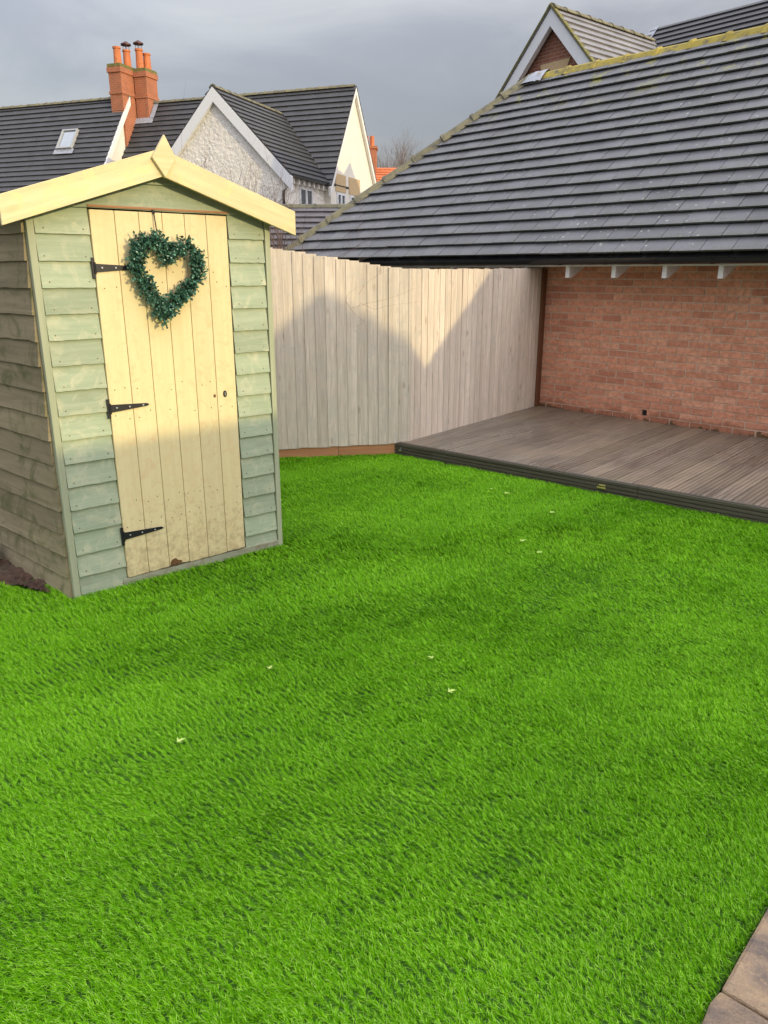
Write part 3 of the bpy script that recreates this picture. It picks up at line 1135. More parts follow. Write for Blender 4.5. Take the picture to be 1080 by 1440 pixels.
# grooved fascia boards along the lawn edge
E_ROT = math.atan2(ed[1], ed[0])
prof = []
ng = 5
for i in range(ng):
    z0 = -0.03 + (DECK_Z + .026) * i / ng
    z1 = -0.03 + (DECK_Z + .026) * (i + 1) / ng
    prof += [(-0.026, z0), (-0.026, z1 - .009), (-0.016, z1 - .007), (-0.016, z1 - .001)]
prof += [(0.0, -0.03 + DECK_Z + .026), (0.0, -0.03)]
xs_f = [-0.03, 0.42, 2.4, float(np.linalg.norm(E_END - DK))]
for a, b in zip(xs_f[:-1], xs_f[1:]):
    n = len(prof)
    vs = [(a + .002, y, z) for y, z in prof] + [(b - .002, y, z) for y, z in prof]
    fs = [(i, n + i, n + (i + 1) % n, (i + 1) % n) for i in range(n)] + [tuple(range(n)), tuple(range(2 * n - 1, n - 1, -1))]
    MB().add(vs, fs).build('fascia_board', M['deck_edge'], deck, rotz=E_ROT)
MB().box(-.02, xs_f[-1], 0.002, 0.05, -0.02, DECK_Z - .03).build('joist', M['dark_wood'], deck, rotz=E_ROT)
lx = float((on_z(843, 684, 0.07) - DK) @ ed)
for (a, w, mt) in ((lx, .075, 'brass'), (0.05, .03, 'steel')):
    lp = MB().box(a - w / 2, a + w / 2, -0.036, -0.024, 0.045, 0.058)
    lp.box(a - w / 2 + .015, a + w / 2 - .005, -0.034, -0.024, 0.066, 0.078)
    lp.build('deck_light', M[mt], deck, rotz=E_ROT, bevel=0.002)

# ------------------------------------------------------------------ brick garage
garage = thing('brick_garage', 'red brick garage with hipped dark grey tiled roof behind the decking', 'garage', tuple(GC), G_ROT)
X_L, X_R = -4.35, 6.4
WALL_TOP = 1.86
gwall = MB().box(X_L, X_R, 0.0, 0.2, -0.05, WALL_TOP)
gwall.box(X_L, X_L + .2, 0.2, 5.2, -0.05, WALL_TOP)
gwall.box(X_R - .2, X_R, 0.2, 5.2, -0.05, WALL_TOP)
gwall.box(X_L, X_R, 5.2, 5.4, -0.05, WALL_TOP)
gwall = gwall.build('wall', M['mortar'], garage)


def brick_mesh(L):
    return MB().box(0, L, -0.005, 0.02, 0, 0.063)


br_full, br_half = brick_mesh(.2125).mesh('brick'), brick_mesh(.1015).mesh('half_brick')
for me in (br_full, br_half):
    me.materials.append(M['brick'])
cands = []
z_first = -0.035
for r_ in range(26):
    z = z_first + 0.075 * r_
    if z + .0645 > WALL_TOP - .0:
        break
    x = 0.012 - 3 * .225 + (0 if r_ % 2 else -0.1125)
    while x < X_R - .23:
        if x > -0.24 and z > 0.045:
            d_ = 0 if x < 3.0 else x
            cands.append((d_, x, z))
        x += .225
cands.sort()
rest = MB()
for i, (d_, x, z) in enumerate(cands):
    jx, jz, jy = random.uniform(-.002, .002), random.uniform(-.0015, .0015), random.uniform(-.0025, .0025)
    if i < 300:
        o = put('brick', br_full, None, gwall, loc=(x + jx, jy, z + jz))
    else:
        rest.box(x + jx, x + jx + .2125, jy - .005, .02, z + jz, z + jz + .063)
tag(rest.build('brick_rest', M['brick'], gwall), kind='stuff')
# small dark vent at the foot of the wall
vx = float((on_plane(907, 574, GC, GY) - GC) @ GX)
v_ = MB().box(vx - .02, vx + .03, -0.012, 0.0, 0.19, 0.245)
for q in range(4):
    v_.box(vx - .017, vx + .027, -0.016, -0.012, 0.196 + q * .013, 0.202 + q * .013)
v_.build('wall_vent', M['black'], garage)

# eaves
EY, EZ = -0.40, 1.83
gm = MB()
kk = 10
gpts = []
x0g, x1g = -4.70, X_R + .3
for i in range(kk + 1):
    t = math.pi * i / kk
    gpts.append((EY - .005 - 0.055 * math.cos(t), EZ - .012 - 0.062 * math.sin(t)))
inner = [(y * 1.0 + 0, z) for y, z in [(EY - .005 - 0.050 * math.cos(math.pi * i / kk), EZ - .012 - 0.057 * math.sin(math.pi * i / kk)) for i in range(kk, -1, -1)]]
pr_ = gpts + inner
n = len(pr_)
gm.add([(x0g, y, z) for y, z in pr_] + [(x1g, y, z) for y, z in pr_],
       [(i, (i + 1) % n, n + (i + 1) % n, n + i) for i in range(n)])
gutter = gm.build('gutter', M['black'], garage)
for x in [0.49 + 0.558 * k for k in range(-9, 11)]:
    gb = MB()
    ring = [(EY - .005 - 0.062 * math.cos(math.pi * i / 8), EZ - .008 - 0.069 * math.sin(math.pi * i / 8)) for i in range(9)]
    ring2 = [(EY - .005 - 0.054 * math.cos(math.pi * i / 8), EZ - .008 - 0.061 * math.sin(math.pi * i / 8)) for i in range(8, -1, -1)]
    pp = ring + ring2
    n = len(pp)
    gb.add([(x - .05, y, z) for y, z in pp] + [(x - .015, y, z) for y, z in pp],
           [(i, (i + 1) % n, n + (i + 1) % n, n + i) for i in range(n)])
    gb.build('gutter_bracket', M['black'], gutter)
    # white rafter foot, cut to a wedge against the wall
    rf = MB()
    w = 0.048
    side = [(-0.335, 1.615), (-0.335, 1.76), (-0.002, 1.90), (-0.002, 1.69), (-0.30, 1.615)]
    side = [(-0.335, 1.625), (-0.335, 1.765), (-0.002, 1.86), (-0.002, 1.75), (-0.285, 1.625)]
    rf.add([(x, y, z) for y, z in side] + [(x + w, y, z) for y, z in side],
           [tuple(range(5)), (9, 8, 7, 6, 5)] + [(i, 5 + i, 5 + (i + 1) % 5, (i + 1) % 5) for i in range(5)])
    rf.build('rafter_foot', M['white'], garage)
MB().box(X_L - .3, X_R, -0.35, -0.338, 1.74, 1.80).build('eaves_board', M['white'], garage)
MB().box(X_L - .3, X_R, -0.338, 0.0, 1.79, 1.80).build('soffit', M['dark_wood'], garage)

# roof
AL = R(42.5)
RB = 3.70                                   # slope length
roof_u, roof_v = np.array([1.0, 0, 0]), np.array([0, math.cos(AL), math.sin(AL)])
roof_n = np.array([0, -math.sin(AL), math.cos(AL)])
R0 = np.array([0, EY, EZ + .012])


def rp3(a, b, h=0.0):
    return R0 + roof_u * a + roof_v * b + roof_n * h


x_hip0, x_hip1 = -4.74, -2.05               # hip foot and hip top along the eave
hipv = (x_hip1 - x_hip0) / RB
roof_poly = [(x_hip0, 0), (X_R + .3, 0), (X_R + .3, RB), (x_hip1, RB)]
rz, ry = float(rp3(0, RB)[2]), float(rp3(0, RB)[1])
rb = MB()
rb.add([rp3(*p, -0.03) for p in roof_poly], [(0, 1, 2, 3)])
hy = 2 * ry - EY
rb.add([(x_hip0, EY, EZ - .02), (x_hip1, ry, rz - .02), (x_hip0, hy, EZ - .02)], [(0, 1, 2)])
rb.add([(x_hip0, hy, EZ - .02), (x_hip1, ry, rz - .02), (X_R + .3, ry, rz - .02), (X_R + .3, hy, EZ - .02)], [(0, 1, 2, 3)])
roof = rb.build('roof', M['tile_far'], garage)
GAUGE, TW = RB / 19.0, 0.300
tiles = []
for r_ in range(19):
    b0, b1 = GAUGE * r_ - .012, GAUGE * (r_ + 1) + .03
    a = -4.9 + (0.15 if r_ % 2 else 0.0) + random.uniform(-.03, .03)
    while a < X_R + .3:
        poly = [(a + .003, b0), (a + TW - .003, b0), (a + TW - .003, b1), (a + .003, b1)]
        cutp = clip(poly, -1, hipv, -x_hip0)
        cutp = clip(cutp, 1, 0, X_R + .3) if len(cutp) >= 3 else cutp
        if len(cutp) >= 3 and abs(area(cutp)) > 2e-3:
            pc = project(GC + np.array([0, 0, 0]) + GX * (a + .15) + GY * float(rp3(0, b0)[1]) + np.array([0, 0, float(rp3(0, b0)[2])]))
            vis = -40 < pc[0] < 1120
            tiles.append((0 if vis else 1, float(np.linalg.norm(rp3(a, b0) - np.array([2.5, -8, 1.7]))), a, b0, b1, cutp, len(cutp) == 4 and abs(area(cutp) - area(poly)) < 1e-6))
        a += TW
tiles.sort(key=lambda t: t[:2])


def tile_mb(poly, a, b0, b1, c=(0, 0)):
    T = 0.062
    fr = lambda x, y: (x - c[0], y - c[1], T * (1 - 0.62 * (y - b0) / (b1 - b0)))
    bk = lambda x, y: (x - c[0], y - c[1], T * (1 - 0.62 * (y - b0) / (b1 - b0)) - 0.019)
    return MB().prism(poly, fr, bk)


full_me = None
rest = MB()
for i, (_, _, a, b0, b1, poly, is_full) in enumerate(tiles):
    jit = random.uniform(-.0025, .0025)
    if i < 300:
        if is_full:
            if full_me is None:
                full_me = tile_mb([(p[0] - a, p[1] - b0) for p in poly], 0, 0, b1 - b0).mesh('roof_tile')
                full_me.materials.append(M['tile'])
            me = full_me
        else:
            me = tile_mb([(p[0] - a, p[1] - b0) for p in poly], 0, 0, b1 - b0).mesh('roof_tile')
            me.materials.append(M['tile'])
        o = put('roof_tile', me, None, roof)
        o.location = tuple(rp3(a, b0 + random.uniform(-.003, .003), jit))
        o.rotation_euler = (AL + random.uniform(-.004, .004), 0, random.uniform(-.004, .004))
    else:
        t_ = tile_mb(poly, a, b0, b1)
        rest.add([rp3(v[0], v[1], v[2] + jit) for v in t_.v], t_.f)
tag(rest.build('roof_tile_rest', M['tile'], roof), kind='stuff')


def ridge_tile(L, w, h, k=5):
    """angled half-round tile along +x, apex up"""
    mb = MB()
    pr = [(-w, -h * 0.9), (-w * .55, -h * .15), (0, h * .12), (w * .55, -h * .15), (w, -h * .9),
          (w * .88, -h), (0, -h * .12), (-w * .88, -h)]
    n = len(pr)
    st = [(0, 1.13), (.05, 1.13), (.055, 1.0), (L, 0.97)]
    for x, k_ in st:
        mb.v += [(x, y * k_, z * k_ + (k_ - 1) * h) for y, z in pr]
    for q in range(len(st) - 1):
        mb.f += [(q * n + i, (q + 1) * n + i, (q + 1) * n + (i + 1) % n, q * n + (i + 1) % n) for i in range(n)]
    mb.f += [tuple(range(n - 1, -1, -1)), tuple(range(3 * n, 4 * n))]
    return mb


hip_me = ridge_tile(0.50, 0.125, 0.10).mesh('hip_tile')
hip_me.materials.append(M['hip'])
rid_me = ridge_tile(0.455, 0.135, 0.115).mesh('ridge_tile')
rid_me.materials.append(M['ridge'])
hA, hB = rp3(x_hip0 - .02, -0.02, .03), rp3(x_hip1, RB, .03)
hv = hB - hA
hL = float(np.linalg.norm(hv))
hv = hv / hL
nh = 9
for i in range(nh):
    p = hA + hv * (hL * i / nh)
    o = put('hip_tile', hip_me, None, roof)
    xax = Vector(hv)
    yax = Vector((0, 0, 1)).cross(xax).normalized()
    zax = xax.cross(yax)
    mt_ = Matrix((xax, yax, zax)).transposed().to_4x4()
    o.rotation_euler = (mt_ @ Matrix.Rotation(random.uniform(-.04, .04), 4, 'X') @ Matrix.Rotation(0.014, 4, 'Y')).to_euler()
    o.location = tuple(p + np.array([0, 0, 0.05 + random.uniform(-.006, .006)]))
    sc_ = hL / nh / 0.485
    o.scale = (sc_, 1, 1)
x = x_hip1 + 0.16
i = 0
while x < X_R:
    o = put('ridge_tile', rid_me, None, roof)
    o.location = (x, ry, rz + 0.04 + random.uniform(-.006, .006))
    o.rotation_euler = (random.uniform(-.03, .03), -0.012, random.uniform(-.01, .01))
    x += 0.445
# lead saddle where the hip meets the ridge
ls = MB()
nx_, ny_ = 10, 8
for i in range(nx_ + 1):
    for j in range(ny_ + 1):
        a = x_hip1 - 0.16 + 0.46 * i / nx_
        s_ = (j / ny_ - .5) * 2
        yv = ry + s_ * 0.21
        z = rz + 0.085 - abs(s_) ** 1.4 * 0.165 - max(0, (x_hip1 - a)) * 0.55 + rng.uniform(-.008, .008)
        ls.v.append((float(a), float(yv), float(z)))
for i in range(nx_):
    for j in range(ny_):
        b = i * (ny_ + 1) + j
        ls.f.append((b, b + 1, b + ny_ + 2, b + ny_ + 1))
ls.build('lead_saddle', M['lead'], roof, smooth=True)

# ------------------------------------------------------------------ helpers for the houses behind
def courses(mb, poly, o, u, v, gauge, step, lo=None, hi=None):
    """a tiled slope: overlapping courses, each with a raised lower edge. poly in (u, v) coordinates."""
    o, u, v = np.array(o, float), np.array(u, float), np.array(v, float)
    n = np.cross(u, v)
    n /= np.linalg.norm(n)
    if n[2] < 0:
        n = -n
    vmin, vmax = min(p[1] for p in poly), max(p[1] for p in poly)
    k = 0
    b = vmin
    while b < vmax - 1e-4:
        b1 = min(b + gauge, vmax)
        c = clip(clip(poly, 0, 1, b1), 0, -1, -b)
        if len(c) >= 3 and abs(area(c)) > 1e-4:
            jit = random.uniform(0, step * .15)
            top = [o + u * p[0] + v * p[1] + n * (step + jit) * (1 - 0.8 * (p[1] - b) / gauge) for p in c]
            base = [o + u * p[0] + v * p[1] - n * .02 for p in c]
            m_ = len(c)
            mb.add(top + base, [tuple(range(m_))] + [(i, m_ + i, m_ + (i + 1) % m_, (i + 1) % m_) for i in range(m_)])
        b = b1
    return mb


def frame_thing(name, label, cat, p, heading_x, group=None):
    x = hd(heading_x)
    return thing(name, label, cat, (float(p[0]), float(p[1]), 0), math.atan2(x[1], x[0]), group)


def window(parent, cx, z0, z1, w, axis='x', plane=0.0, sgn=-1, panes=2, depth=.05):
    """a casement in the wall plane; axis 'x' = wall runs along local x and faces sgn*y."""
    def bxx(a0, a1, d0, d1, zz0, zz1):
        lo, hi = sorted((plane + sgn * d0, plane + sgn * d1))
        return (a0, a1, lo, hi, zz0, zz1) if axis == 'x' else (lo, hi, a0, a1, zz0, zz1)
    fr = MB()
    t = .07
    fr.box(*bxx(cx - w / 2, cx - w / 2 + t, 0.0, depth, z0, z1))
    fr.box(*bxx(cx + w / 2 - t, cx + w / 2, 0.0, depth, z0, z1))
    fr.box(*bxx(cx - w / 2 + t, cx + w / 2 - t, 0.0, depth, z1 - t, z1))
    fr.box(*bxx(cx - w / 2 + t, cx + w / 2 - t, 0.0, depth, z0, z0 + t))
    for k in range(1, panes):
        xm = cx - w / 2 + w * k / panes
        fr.box(*bxx(xm - t * .7, xm + t * .7, 0.0, depth, z0 + t, z1 - t))
    f = fr.build('window', M['upvc'], parent)
    for k in range(panes):
        a0, a1 = cx - w / 2 + w * k / panes + t * .7, cx - w / 2 + w * (k + 1) / panes - t * .7
        MB().box(*bxx(a0, a1, 0.004, 0.014, z0 + t, z1 - t)).build('pane', M['glass'], f)
    return f


# ------------------------------------------------------------------ white rendered house with the cross gable
AP = CAM + ray(497, 121) * 31 / ray(497, 121)[1]
HX, HY = hd(110), hd(20)
RZ = float(AP[2])
HD_, EZ_ = 2.334, 4.678                      # half depth and eave height
wh = frame_thing('white_house', 'white rendered house with grey tiled roofs and steep cross gable behind the shed', 'house', AP, 110)
LEN = 9.9
hp_ = math.atan2(RZ - EZ_, HD_)
v_up = np.array([0, math.cos(hp_), math.sin(hp_)])
SLM = HD_ / math.cos(hp_)
mw = MB()
gab = [(-HD_ + .12, 0), (HD_ - .12, 0), (HD_ - .12, EZ_ - .05), (0, RZ - .22), (-HD_ + .12, EZ_ - .05)]
mw.prism(gab, lambda a, b: (0.0, a, b), lambda a, b: (-LEN, a, b))
mw.build('wall', M['smooth_render'], wh)
rm = MB()
courses(rm, [(-LEN, -.15), (0.12, -.15), (0.12, SLM), (-LEN, SLM)], (0, -HD_, EZ_), (1, 0, 0), v_up, 0.24, 0.05)
courses(rm, [(-LEN, -.15), (0.12, -.15), (0.12, SLM), (-LEN, SLM)], (0, HD_, EZ_), (1, 0, 0), v_up * [1, -1, 1], 0.24, 0.05)
wroof = rm.build('roof', M['tile_far'], wh)
for k in range(22):
    o = put('ridge_tile', hip_me, None, wroof)
    o.location = (-LEN + .45 * k, 0, RZ + .06)
# verge trim on the sunny gable
for s_ in (-1, 1):
    vg = MB()
    vs = []
    for y, z in ((0, RZ - .02), (s_ * (HD_ + .12), EZ_ - .20)):
        vs += [(0.02, y, z), (0.115, y, z), (0.115, y, z - .26), (0.02, y, z - .26)]
    vg.add(vs, [(0, 1, 5, 4), (1, 2, 6, 5), (2, 3, 7, 6), (3, 0, 4, 7), (0, 3, 2, 1), (4, 5, 6, 7)])
    vg.build('verge_board', M['white'], wh)
# cross gable
CXA, CY, CZ = -2.60, -5.25, 7.25
CHW, CEZ = 2.55, 4.68
cp_ = math.atan2(CZ - CEZ, CHW)
cgw = MB()
gab = [(CXA - CHW + .2, 0), (CXA + CHW - .2, 0), (CXA + CHW - .2, CEZ + .05), (CXA, CZ - .12), (CXA - CHW + .2, CEZ + .05)]
cgw.prism(gab, lambda a, b: (a, CY, b), lambda a, b: (a, -1.2, b))
cgw.build('gable_wall', M['roughcast'], wh)
cr = MB()
csl = CHW / math.cos(cp_)
for s_ in (-1, 1):
    courses(cr, [(-.12, -.1), (4.6, -.1), (4.6, csl), (-.12, csl)], (CXA + s_ * CHW, CY, CEZ), (0, 1, 0),
            np.array([-s_ * math.cos(cp_), 0, math.sin(cp_)]), 0.24, 0.05)
croof = cr.build('gable_roof', M['tile_far'], wh)
for k in range(10):
    o = put('ridge_tile', hip_me, None, croof)
    o.location = (CXA, CY - .1 + .45 * k, CZ + .05)
    o.rotation_euler = (0, 0, math.pi / 2)
for s_ in (-1, 1):
    bb = MB()
    vs = []
    for dx, z in ((0, CZ - .02), (s_ * (CHW + .1), CEZ - .13)):
        vs += [(CXA + dx, CY - .14, z), (CXA + dx, CY - .01, z), (CXA + dx, CY - .01, z - .42), (CXA + dx, CY - .14, z - .42)]
    bb.add(vs, [(0, 1, 5, 4), (1, 2, 6, 5), (2, 3, 7, 6), (3, 0, 4, 7), (0, 3, 2, 1), (4, 5, 6, 7)])
    bb.build('bargeboard', M['upvc'], wh)
MB().box(CXA + CHW - .12, CXA + CHW + .08, CY, -2.62, CEZ - .12, CEZ - .02).build('gutter', M['black'], wh)
XW = CXA + CHW - .2
for k in range(8):
    y = CY + .3 + .38 * k
    MB().box(XW, XW + .16, y, y + .12, CEZ - .28, CEZ - .12).build('rafter_foot', M['white'], wh)
dp = MB()
dp.tube([(XW + .22, CY + .05, CEZ - .1), (XW + .22, CY + .05, CEZ - .3), (XW - .02, CY - .06, CEZ - .55), (XW - .02, CY - .06, 0)], [.045] * 4, 8)
dp.build('downpipe', M['black'], wh)
window(wh, -3.75, 3.45, 4.36, 1.0, 'y', XW, 1, 2)
for yy, ww in ((-1.35, .75), (-0.05, .9)):
    window(wh, yy, 3.3, 4.4, ww, 'y', 0.0, 1, 2)
    MB().box(0.0, .03, yy - ww / 2 - .08, yy + ww / 2 + .08, 4.44, 5.02).build('stone_lintel', M['stone'], wh)
MB().box(CXA + .1, CXA + 1.5, CY - .03, CY, 3.55, 4.05).build('stone_lintel', M['stone'], wh)

# ------------------------------------------------------------------ house with the skylight and twin chimney stack
sk = frame_thing('skylight_house', 'house with long grey tiled roof, small skylight and twin brick chimney stacks', 'house',
                 AP - HX * 9.15 - HY * 0.80, 110)
LRZ, LHD, LEZ = RZ + .10, 3.2, 3.6
lp_ = math.atan2(LRZ - LEZ, LHD)
lv = np.array([0, math.cos(lp_), math.sin(lp_)])
LSL = LHD / math.cos(lp_)
lw = MB()
gab = [(-LHD + .1, 0), (LHD - .1, 0), (LHD - .1, LEZ - .05), (0, LRZ - .12), (-LHD + .1, LEZ - .05)]
lw.prism(gab, lambda a, b: (-.06, a, b), lambda a, b: (-14, a, b))
lw.build('wall', M['smooth_render'], sk)
lr = MB()
courses(lr, [(-14, -.1), (0.0, -.1), (0.0, LSL), (-14, LSL)], (0, -LHD, LEZ), (1, 0, 0), lv, 0.24, 0.05)
courses(lr, [(-14, -.1), (0.0, -.1), (0.0, LSL), (-14, LSL)], (0, LHD, LEZ), (1, 0, 0), lv * [1, -1, 1], 0.24, 0.05)
lroof = lr.build('roof', M['tile_far'], sk)
for k in range(31):
    o = put('ridge_tile', hip_me, None, lroof)
    o.location = (-13.95 + .45 * k, 0, LRZ + .06)
vg = MB()
vs = []
for y, z in ((0, LRZ + .02), (-LHD - .1, LEZ - .05)):
    vs += [(-.02, y, z), (0.06, y, z), (0.06, y, z - .30), (-.02, y, z - .30)]
vg.add(vs, [(0, 1, 5, 4), (1, 2, 6, 5), (2, 3, 7, 6), (3, 0, 4, 7), (0, 3, 2, 1), (4, 5, 6, 7)])
vg.build('verge_board', M['white'], sk)
# skylight lying in the slope
l_org = AP - HX * 9.15 - HY * 0.80
l_org[2] = 0


def l_local(px, py):
    n3 = -HY * math.sin(lp_) + np.array([0, 0, math.cos(lp_)])
    p = on_plane(px, py, l_org - HY * LHD + np.array([0, 0, LEZ]), n3) - l_org
    return float(p @ HX), float(p @ HY)


qx, qy = zip(*[l_local(*q) for q in ((93, 186), (112, 184), (103, 211), (79, 212))])
wx0, wx1 = (qx[0] + qx[3]) / 2, (qx[1] + qx[2]) / 2
wv0, wv1 = [(y + LHD) / math.cos(lp_) for y in ((qy[2] + qy[3]) / 2, (qy[0] + qy[1]) / 2)]
ln_ = np.array([0, -math.sin(lp_), math.cos(lp_)])


def l3(a, b, h):
    return np.array([0, -LHD, LEZ]) + np.array([a, 0, 0]) + lv * b + ln_ * h


swf = MB()
t = .06
for a0, a1, b0, b1 in ((wx0, wx0 + t, wv0, wv1), (wx1 - t, wx1, wv0, wv1), (wx0 + t, wx1 - t, wv0, wv0 + t), (wx0 + t, wx1 - t, wv1 - t, wv1)):
    swf.add([l3(a0, b0, .02), l3(a1, b0, .02), l3(a1, b1, .02), l3(a0, b1, .02), l3(a0, b0, .14), l3(a1, b0, .14), l3(a1, b1, .14), l3(a0, b1, .14)],
            [(4, 5, 6, 7), (0, 1, 5, 4), (1, 2, 6, 5), (2, 3, 7, 6), (3, 0, 4, 7)])
swo = swf.build('skylight', M['grey_frame'], sk)
MB().add([l3(wx0 + t, wv0 + t, .09), l3(wx1 - t, wv0 + t, .09), l3(wx1 - t, wv1 - t, .09), l3(wx0 + t, wv1 - t, .09)], [(0, 1, 2, 3)]).build('pane', M['sky_glass'], swo)
MB().add([l3(wx0 - .1, wv0 - .22, .07), l3(wx1 + .1, wv0 - .22, .07), l3(wx1 + .1, wv0, .07), l3(wx0 - .1, wv0, .07)], [(0, 1, 2, 3)]).build('flashing', M['lead'], swo)


def stack(x0, x1, y0, y1, ztop, zbase, pots):
    c = MB().box(x0, x1, y0, y1, zbase, ztop - .3)
    c.box(x0 - .03, x1 + .03, y0 - .03, y1 + .03, ztop - 1.05, ztop - .95)
    c.box(x0 - .04, x1 + .04, y0 - .04, y1 + .04, ztop - .3, ztop - .12)
    o = c.build('chimney', M['brick_chimney'], sk)
    MB().box(x0 - .02, x1 + .02, y0 - .02, y1 + .02, ztop - .12, ztop).build('chimney_cap', M['moss'], o)
    for (px_, py_, h, cow) in pots:
        p = MB()
        p.tube([(px_, py_, ztop - .02), (px_, py_, ztop + h * .9), (px_, py_, ztop + h * .9), (px_, py_, ztop + h)], [.15, .13, .155, .155], 12)
        p.build('chimney_pot', M['pot'], o)
        if cow:
            q = MB()
            q.tube([(px_, py_, ztop + h + .16), (px_, py_, ztop + h + .20), (px_, py_, ztop + h + .30)], [.20, .20, .03], 10)
            for k in range(4):
                a_ = math.pi / 4 + k * math.pi / 2
                q.tube([(px_ + .11 * math.cos(a_), py_ + .11 * math.sin(a_), ztop + h - .02), (px_ + .11 * math.cos(a_), py_ + .11 * math.sin(a_), ztop + h + .18)], [.012, .012], 4)
            q.build('chimney_cowl', M['cowl'], o)
    return o


# ------------------------------------------------------------------ chimney positions read from the picture
def at_h(px, py, yl):
    """local (x, z) on the plane HY = yl of the skylight house"""
    p = on_plane(px, py, l_org + HY * yl, HY) - l_org
    return float(p @ HX), float(p[2])


YA = -0.42
xa0, za = at_h(151, 90, YA)
xa1, _ = at_h(168, 90, YA)
stack(xa0, xa1, YA, 0.62, za, 5.0, [((xa0 + xa1) / 2, YA + .28, .62, False), (xa1 - .17, 0.3, .60, True)])
xb0, zb = at_h(184, 97, 0.34)
xb1, _ = at_h(204, 97, 0.34)
stack(max(xb0, xa1 + .05), xb1, 0.34, 1.05, zb, 5.0, [((xb0 + xb1) / 2 - .02, 0.52, .70, True), (xb1 - .22, 0.82, .60, False)])
lf = MB()
def m_roof(y, h=.10):
    return RZ + (y - .80) * math.tan(hp_) + h


lf.add([(xb1 + .02, .34, m_roof(.34)), (xb1 + .02, .79, m_roof(.79)), (xb1 + .24, .77, m_roof(.77)), (xb1 + .24, .26, m_roof(.26))], [(0, 1, 2, 3)])
lf.add([(xb0, .33, m_roof(.33)), (xb1 + .24, .33, m_roof(.33)), (xb1 + .24, .18, m_roof(.18)), (xb0, .18, m_roof(.18))], [(0, 1, 2, 3)])
lf.build('chimney_flashing', M['lead'], sk)

# ------------------------------------------------------------------ brick gabled house beyond the garage
KP = CAM + ray(779, 10) * 20 / ray(779, 10)[1]
KA = 50.0
kh = frame_thing('brick_house', 'tall brick house gable with white bargeboards and pale stone panel beyond the garage', 'house', KP, KA + 90)
# local x = towards the right along the gable, local y = back along the ridge
KZ = float(KP[2])
kx, ky = hd(KA + 90), hd(KA)
KHW, KEZ = 2.5, KZ - 2.5 * 1.09
kw = MB()
gab = [(-KHW + .2, 0), (KHW - .2, 0), (KHW - .2, KEZ), (0, KZ - .25), (-KHW + .2, KEZ)]
kw.prism(gab, lambda a, b: (a, 0.12, b), lambda a, b: (a, 6, b))
kw.build('wall', M['brick_far'], kh)
kr = MB()
kp_ = math.atan(1.09)
for s_ in (-1, 1):
    courses(kr, [(-.12, -.1), (4.6, -.1), (4.6, KHW / math.cos(kp_)), (-.12, KHW / math.cos(kp_))], (s_ * KHW, 0, KEZ), (0, 1, 0),
            np.array([-s_ * math.cos(kp_), 0, math.sin(kp_)]), 0.235, 0.045)
kroof = kr.build('roof', M['tile_k'], kh)
for k in range(9):
    o = put('ridge_tile', hip_me, None, kroof)
    o.location = (0, -.1 + .45 * k, KZ + .05)
    o.rotation_euler = (0, 0, math.pi / 2)
for s_ in (-1, 1):
    bb = MB()
    vs = []
    for dx, z in ((0, KZ - .03), (s_ * (KHW + .05), KEZ - .09)):
        vs += [(dx, -.10, z), (dx, 0.03, z), (dx, 0.03, z - .36), (dx, -.10, z - .36)]
    bb.add(vs, [(0, 1, 5, 4), (1, 2, 6, 5), (2, 3, 7, 6), (3, 0, 4, 7), (0, 3, 2, 1), (4, 5, 6, 7)])
    bb.build('bargeboard', M['upvc'], kh)
    mo = MB()
    vs = []
    for dx, z in ((0, KZ + .06), (s_ * (KHW + .05), KEZ)):
        vs += [(dx, -.14, z), (dx, 0.0, z), (dx, 0.0, z - .05), (dx, -.14, z - .05)]
    mo.add(vs, [(0, 1, 5, 4), (1, 2, 6, 5), (2, 3, 7, 6), (3, 0, 4, 7), (0, 3, 2, 1), (4, 5, 6, 7)])
    mo.build('verge_mortar', M['moss'], kh)


def k_local(px, py, yl=0.12):
    p = on_plane(px, py, KP + ky * yl, ky) - KP
    return float(p @ kx), float(p[2] + KZ)


st_ = [k_local(*q) for q in ((762, 103), (798, 95), (803, 81), (761, 92))]
MB().prism([st_[0], st_[1], st_[2], st_[3]], lambda a, b: (a, 0.09, b), lambda a, b: (a, 0.12, b)).build('stone_panel', M['stone'], kh)
vv = k_local(800, 64)
MB().box(vv[0] - .05, vv[0] + .05, .08, .12, vv[1] - .05, vv[1] + .05).build('wall_vent', M['black'], kh)
# taller main roof behind the gable
kl_ = (on_plane(926, 47, KP, kx) - KP)
yj = float(kl_ @ ky)
MRZ = None
kz_m = -kx
pt1 = CAM + ray(922, 41) / np.linalg.norm(ray(922, 41)) * 0
mr_plane_y = yj + 0.35
q1 = on_plane(918, 42, KP + ky * mr_plane_y, ky) - KP
MRZ = float(q1[2] + KZ)
mx0 = float(q1 @ kx)
mp_ = R(42)
mv = np.array([0, math.cos(mp_), math.sin(mp_)])
MSL = 4.6
km = MB()
courses(km, [(mx0, 0), (13, 0), (13, MSL), (mx0, MSL)], np.array([0, mr_plane_y, MRZ]) - mv * MSL, (1, 0, 0), mv, 0.235, 0.045)
courses(km, [(mx0, 0), (13, 0), (13, MSL), (mx0, MSL)], np.array([0, mr_plane_y, MRZ]) - mv * [1, -1, 1] * MSL, (1, 0, 0), mv * [1, -1, 1], 0.235, 0.045)
km.build('main_roof', M['tile_far'], kh)
gy0, gy1 = mr_plane_y - MSL * math.cos(mp_) + .2, mr_plane_y + MSL * math.cos(mp_) - .2
gz0 = MRZ - MSL * math.sin(mp_)
MB().prism([(gy0, 0), (gy1, 0), (gy1, gz0), (mr_plane_y, MRZ - .15), (gy0, gz0)][::-1], lambda a, b: (mx0 + .1, a, b), lambda a, b: (12.8, a, b)).build('main_wall', M['brick_far'], kh)
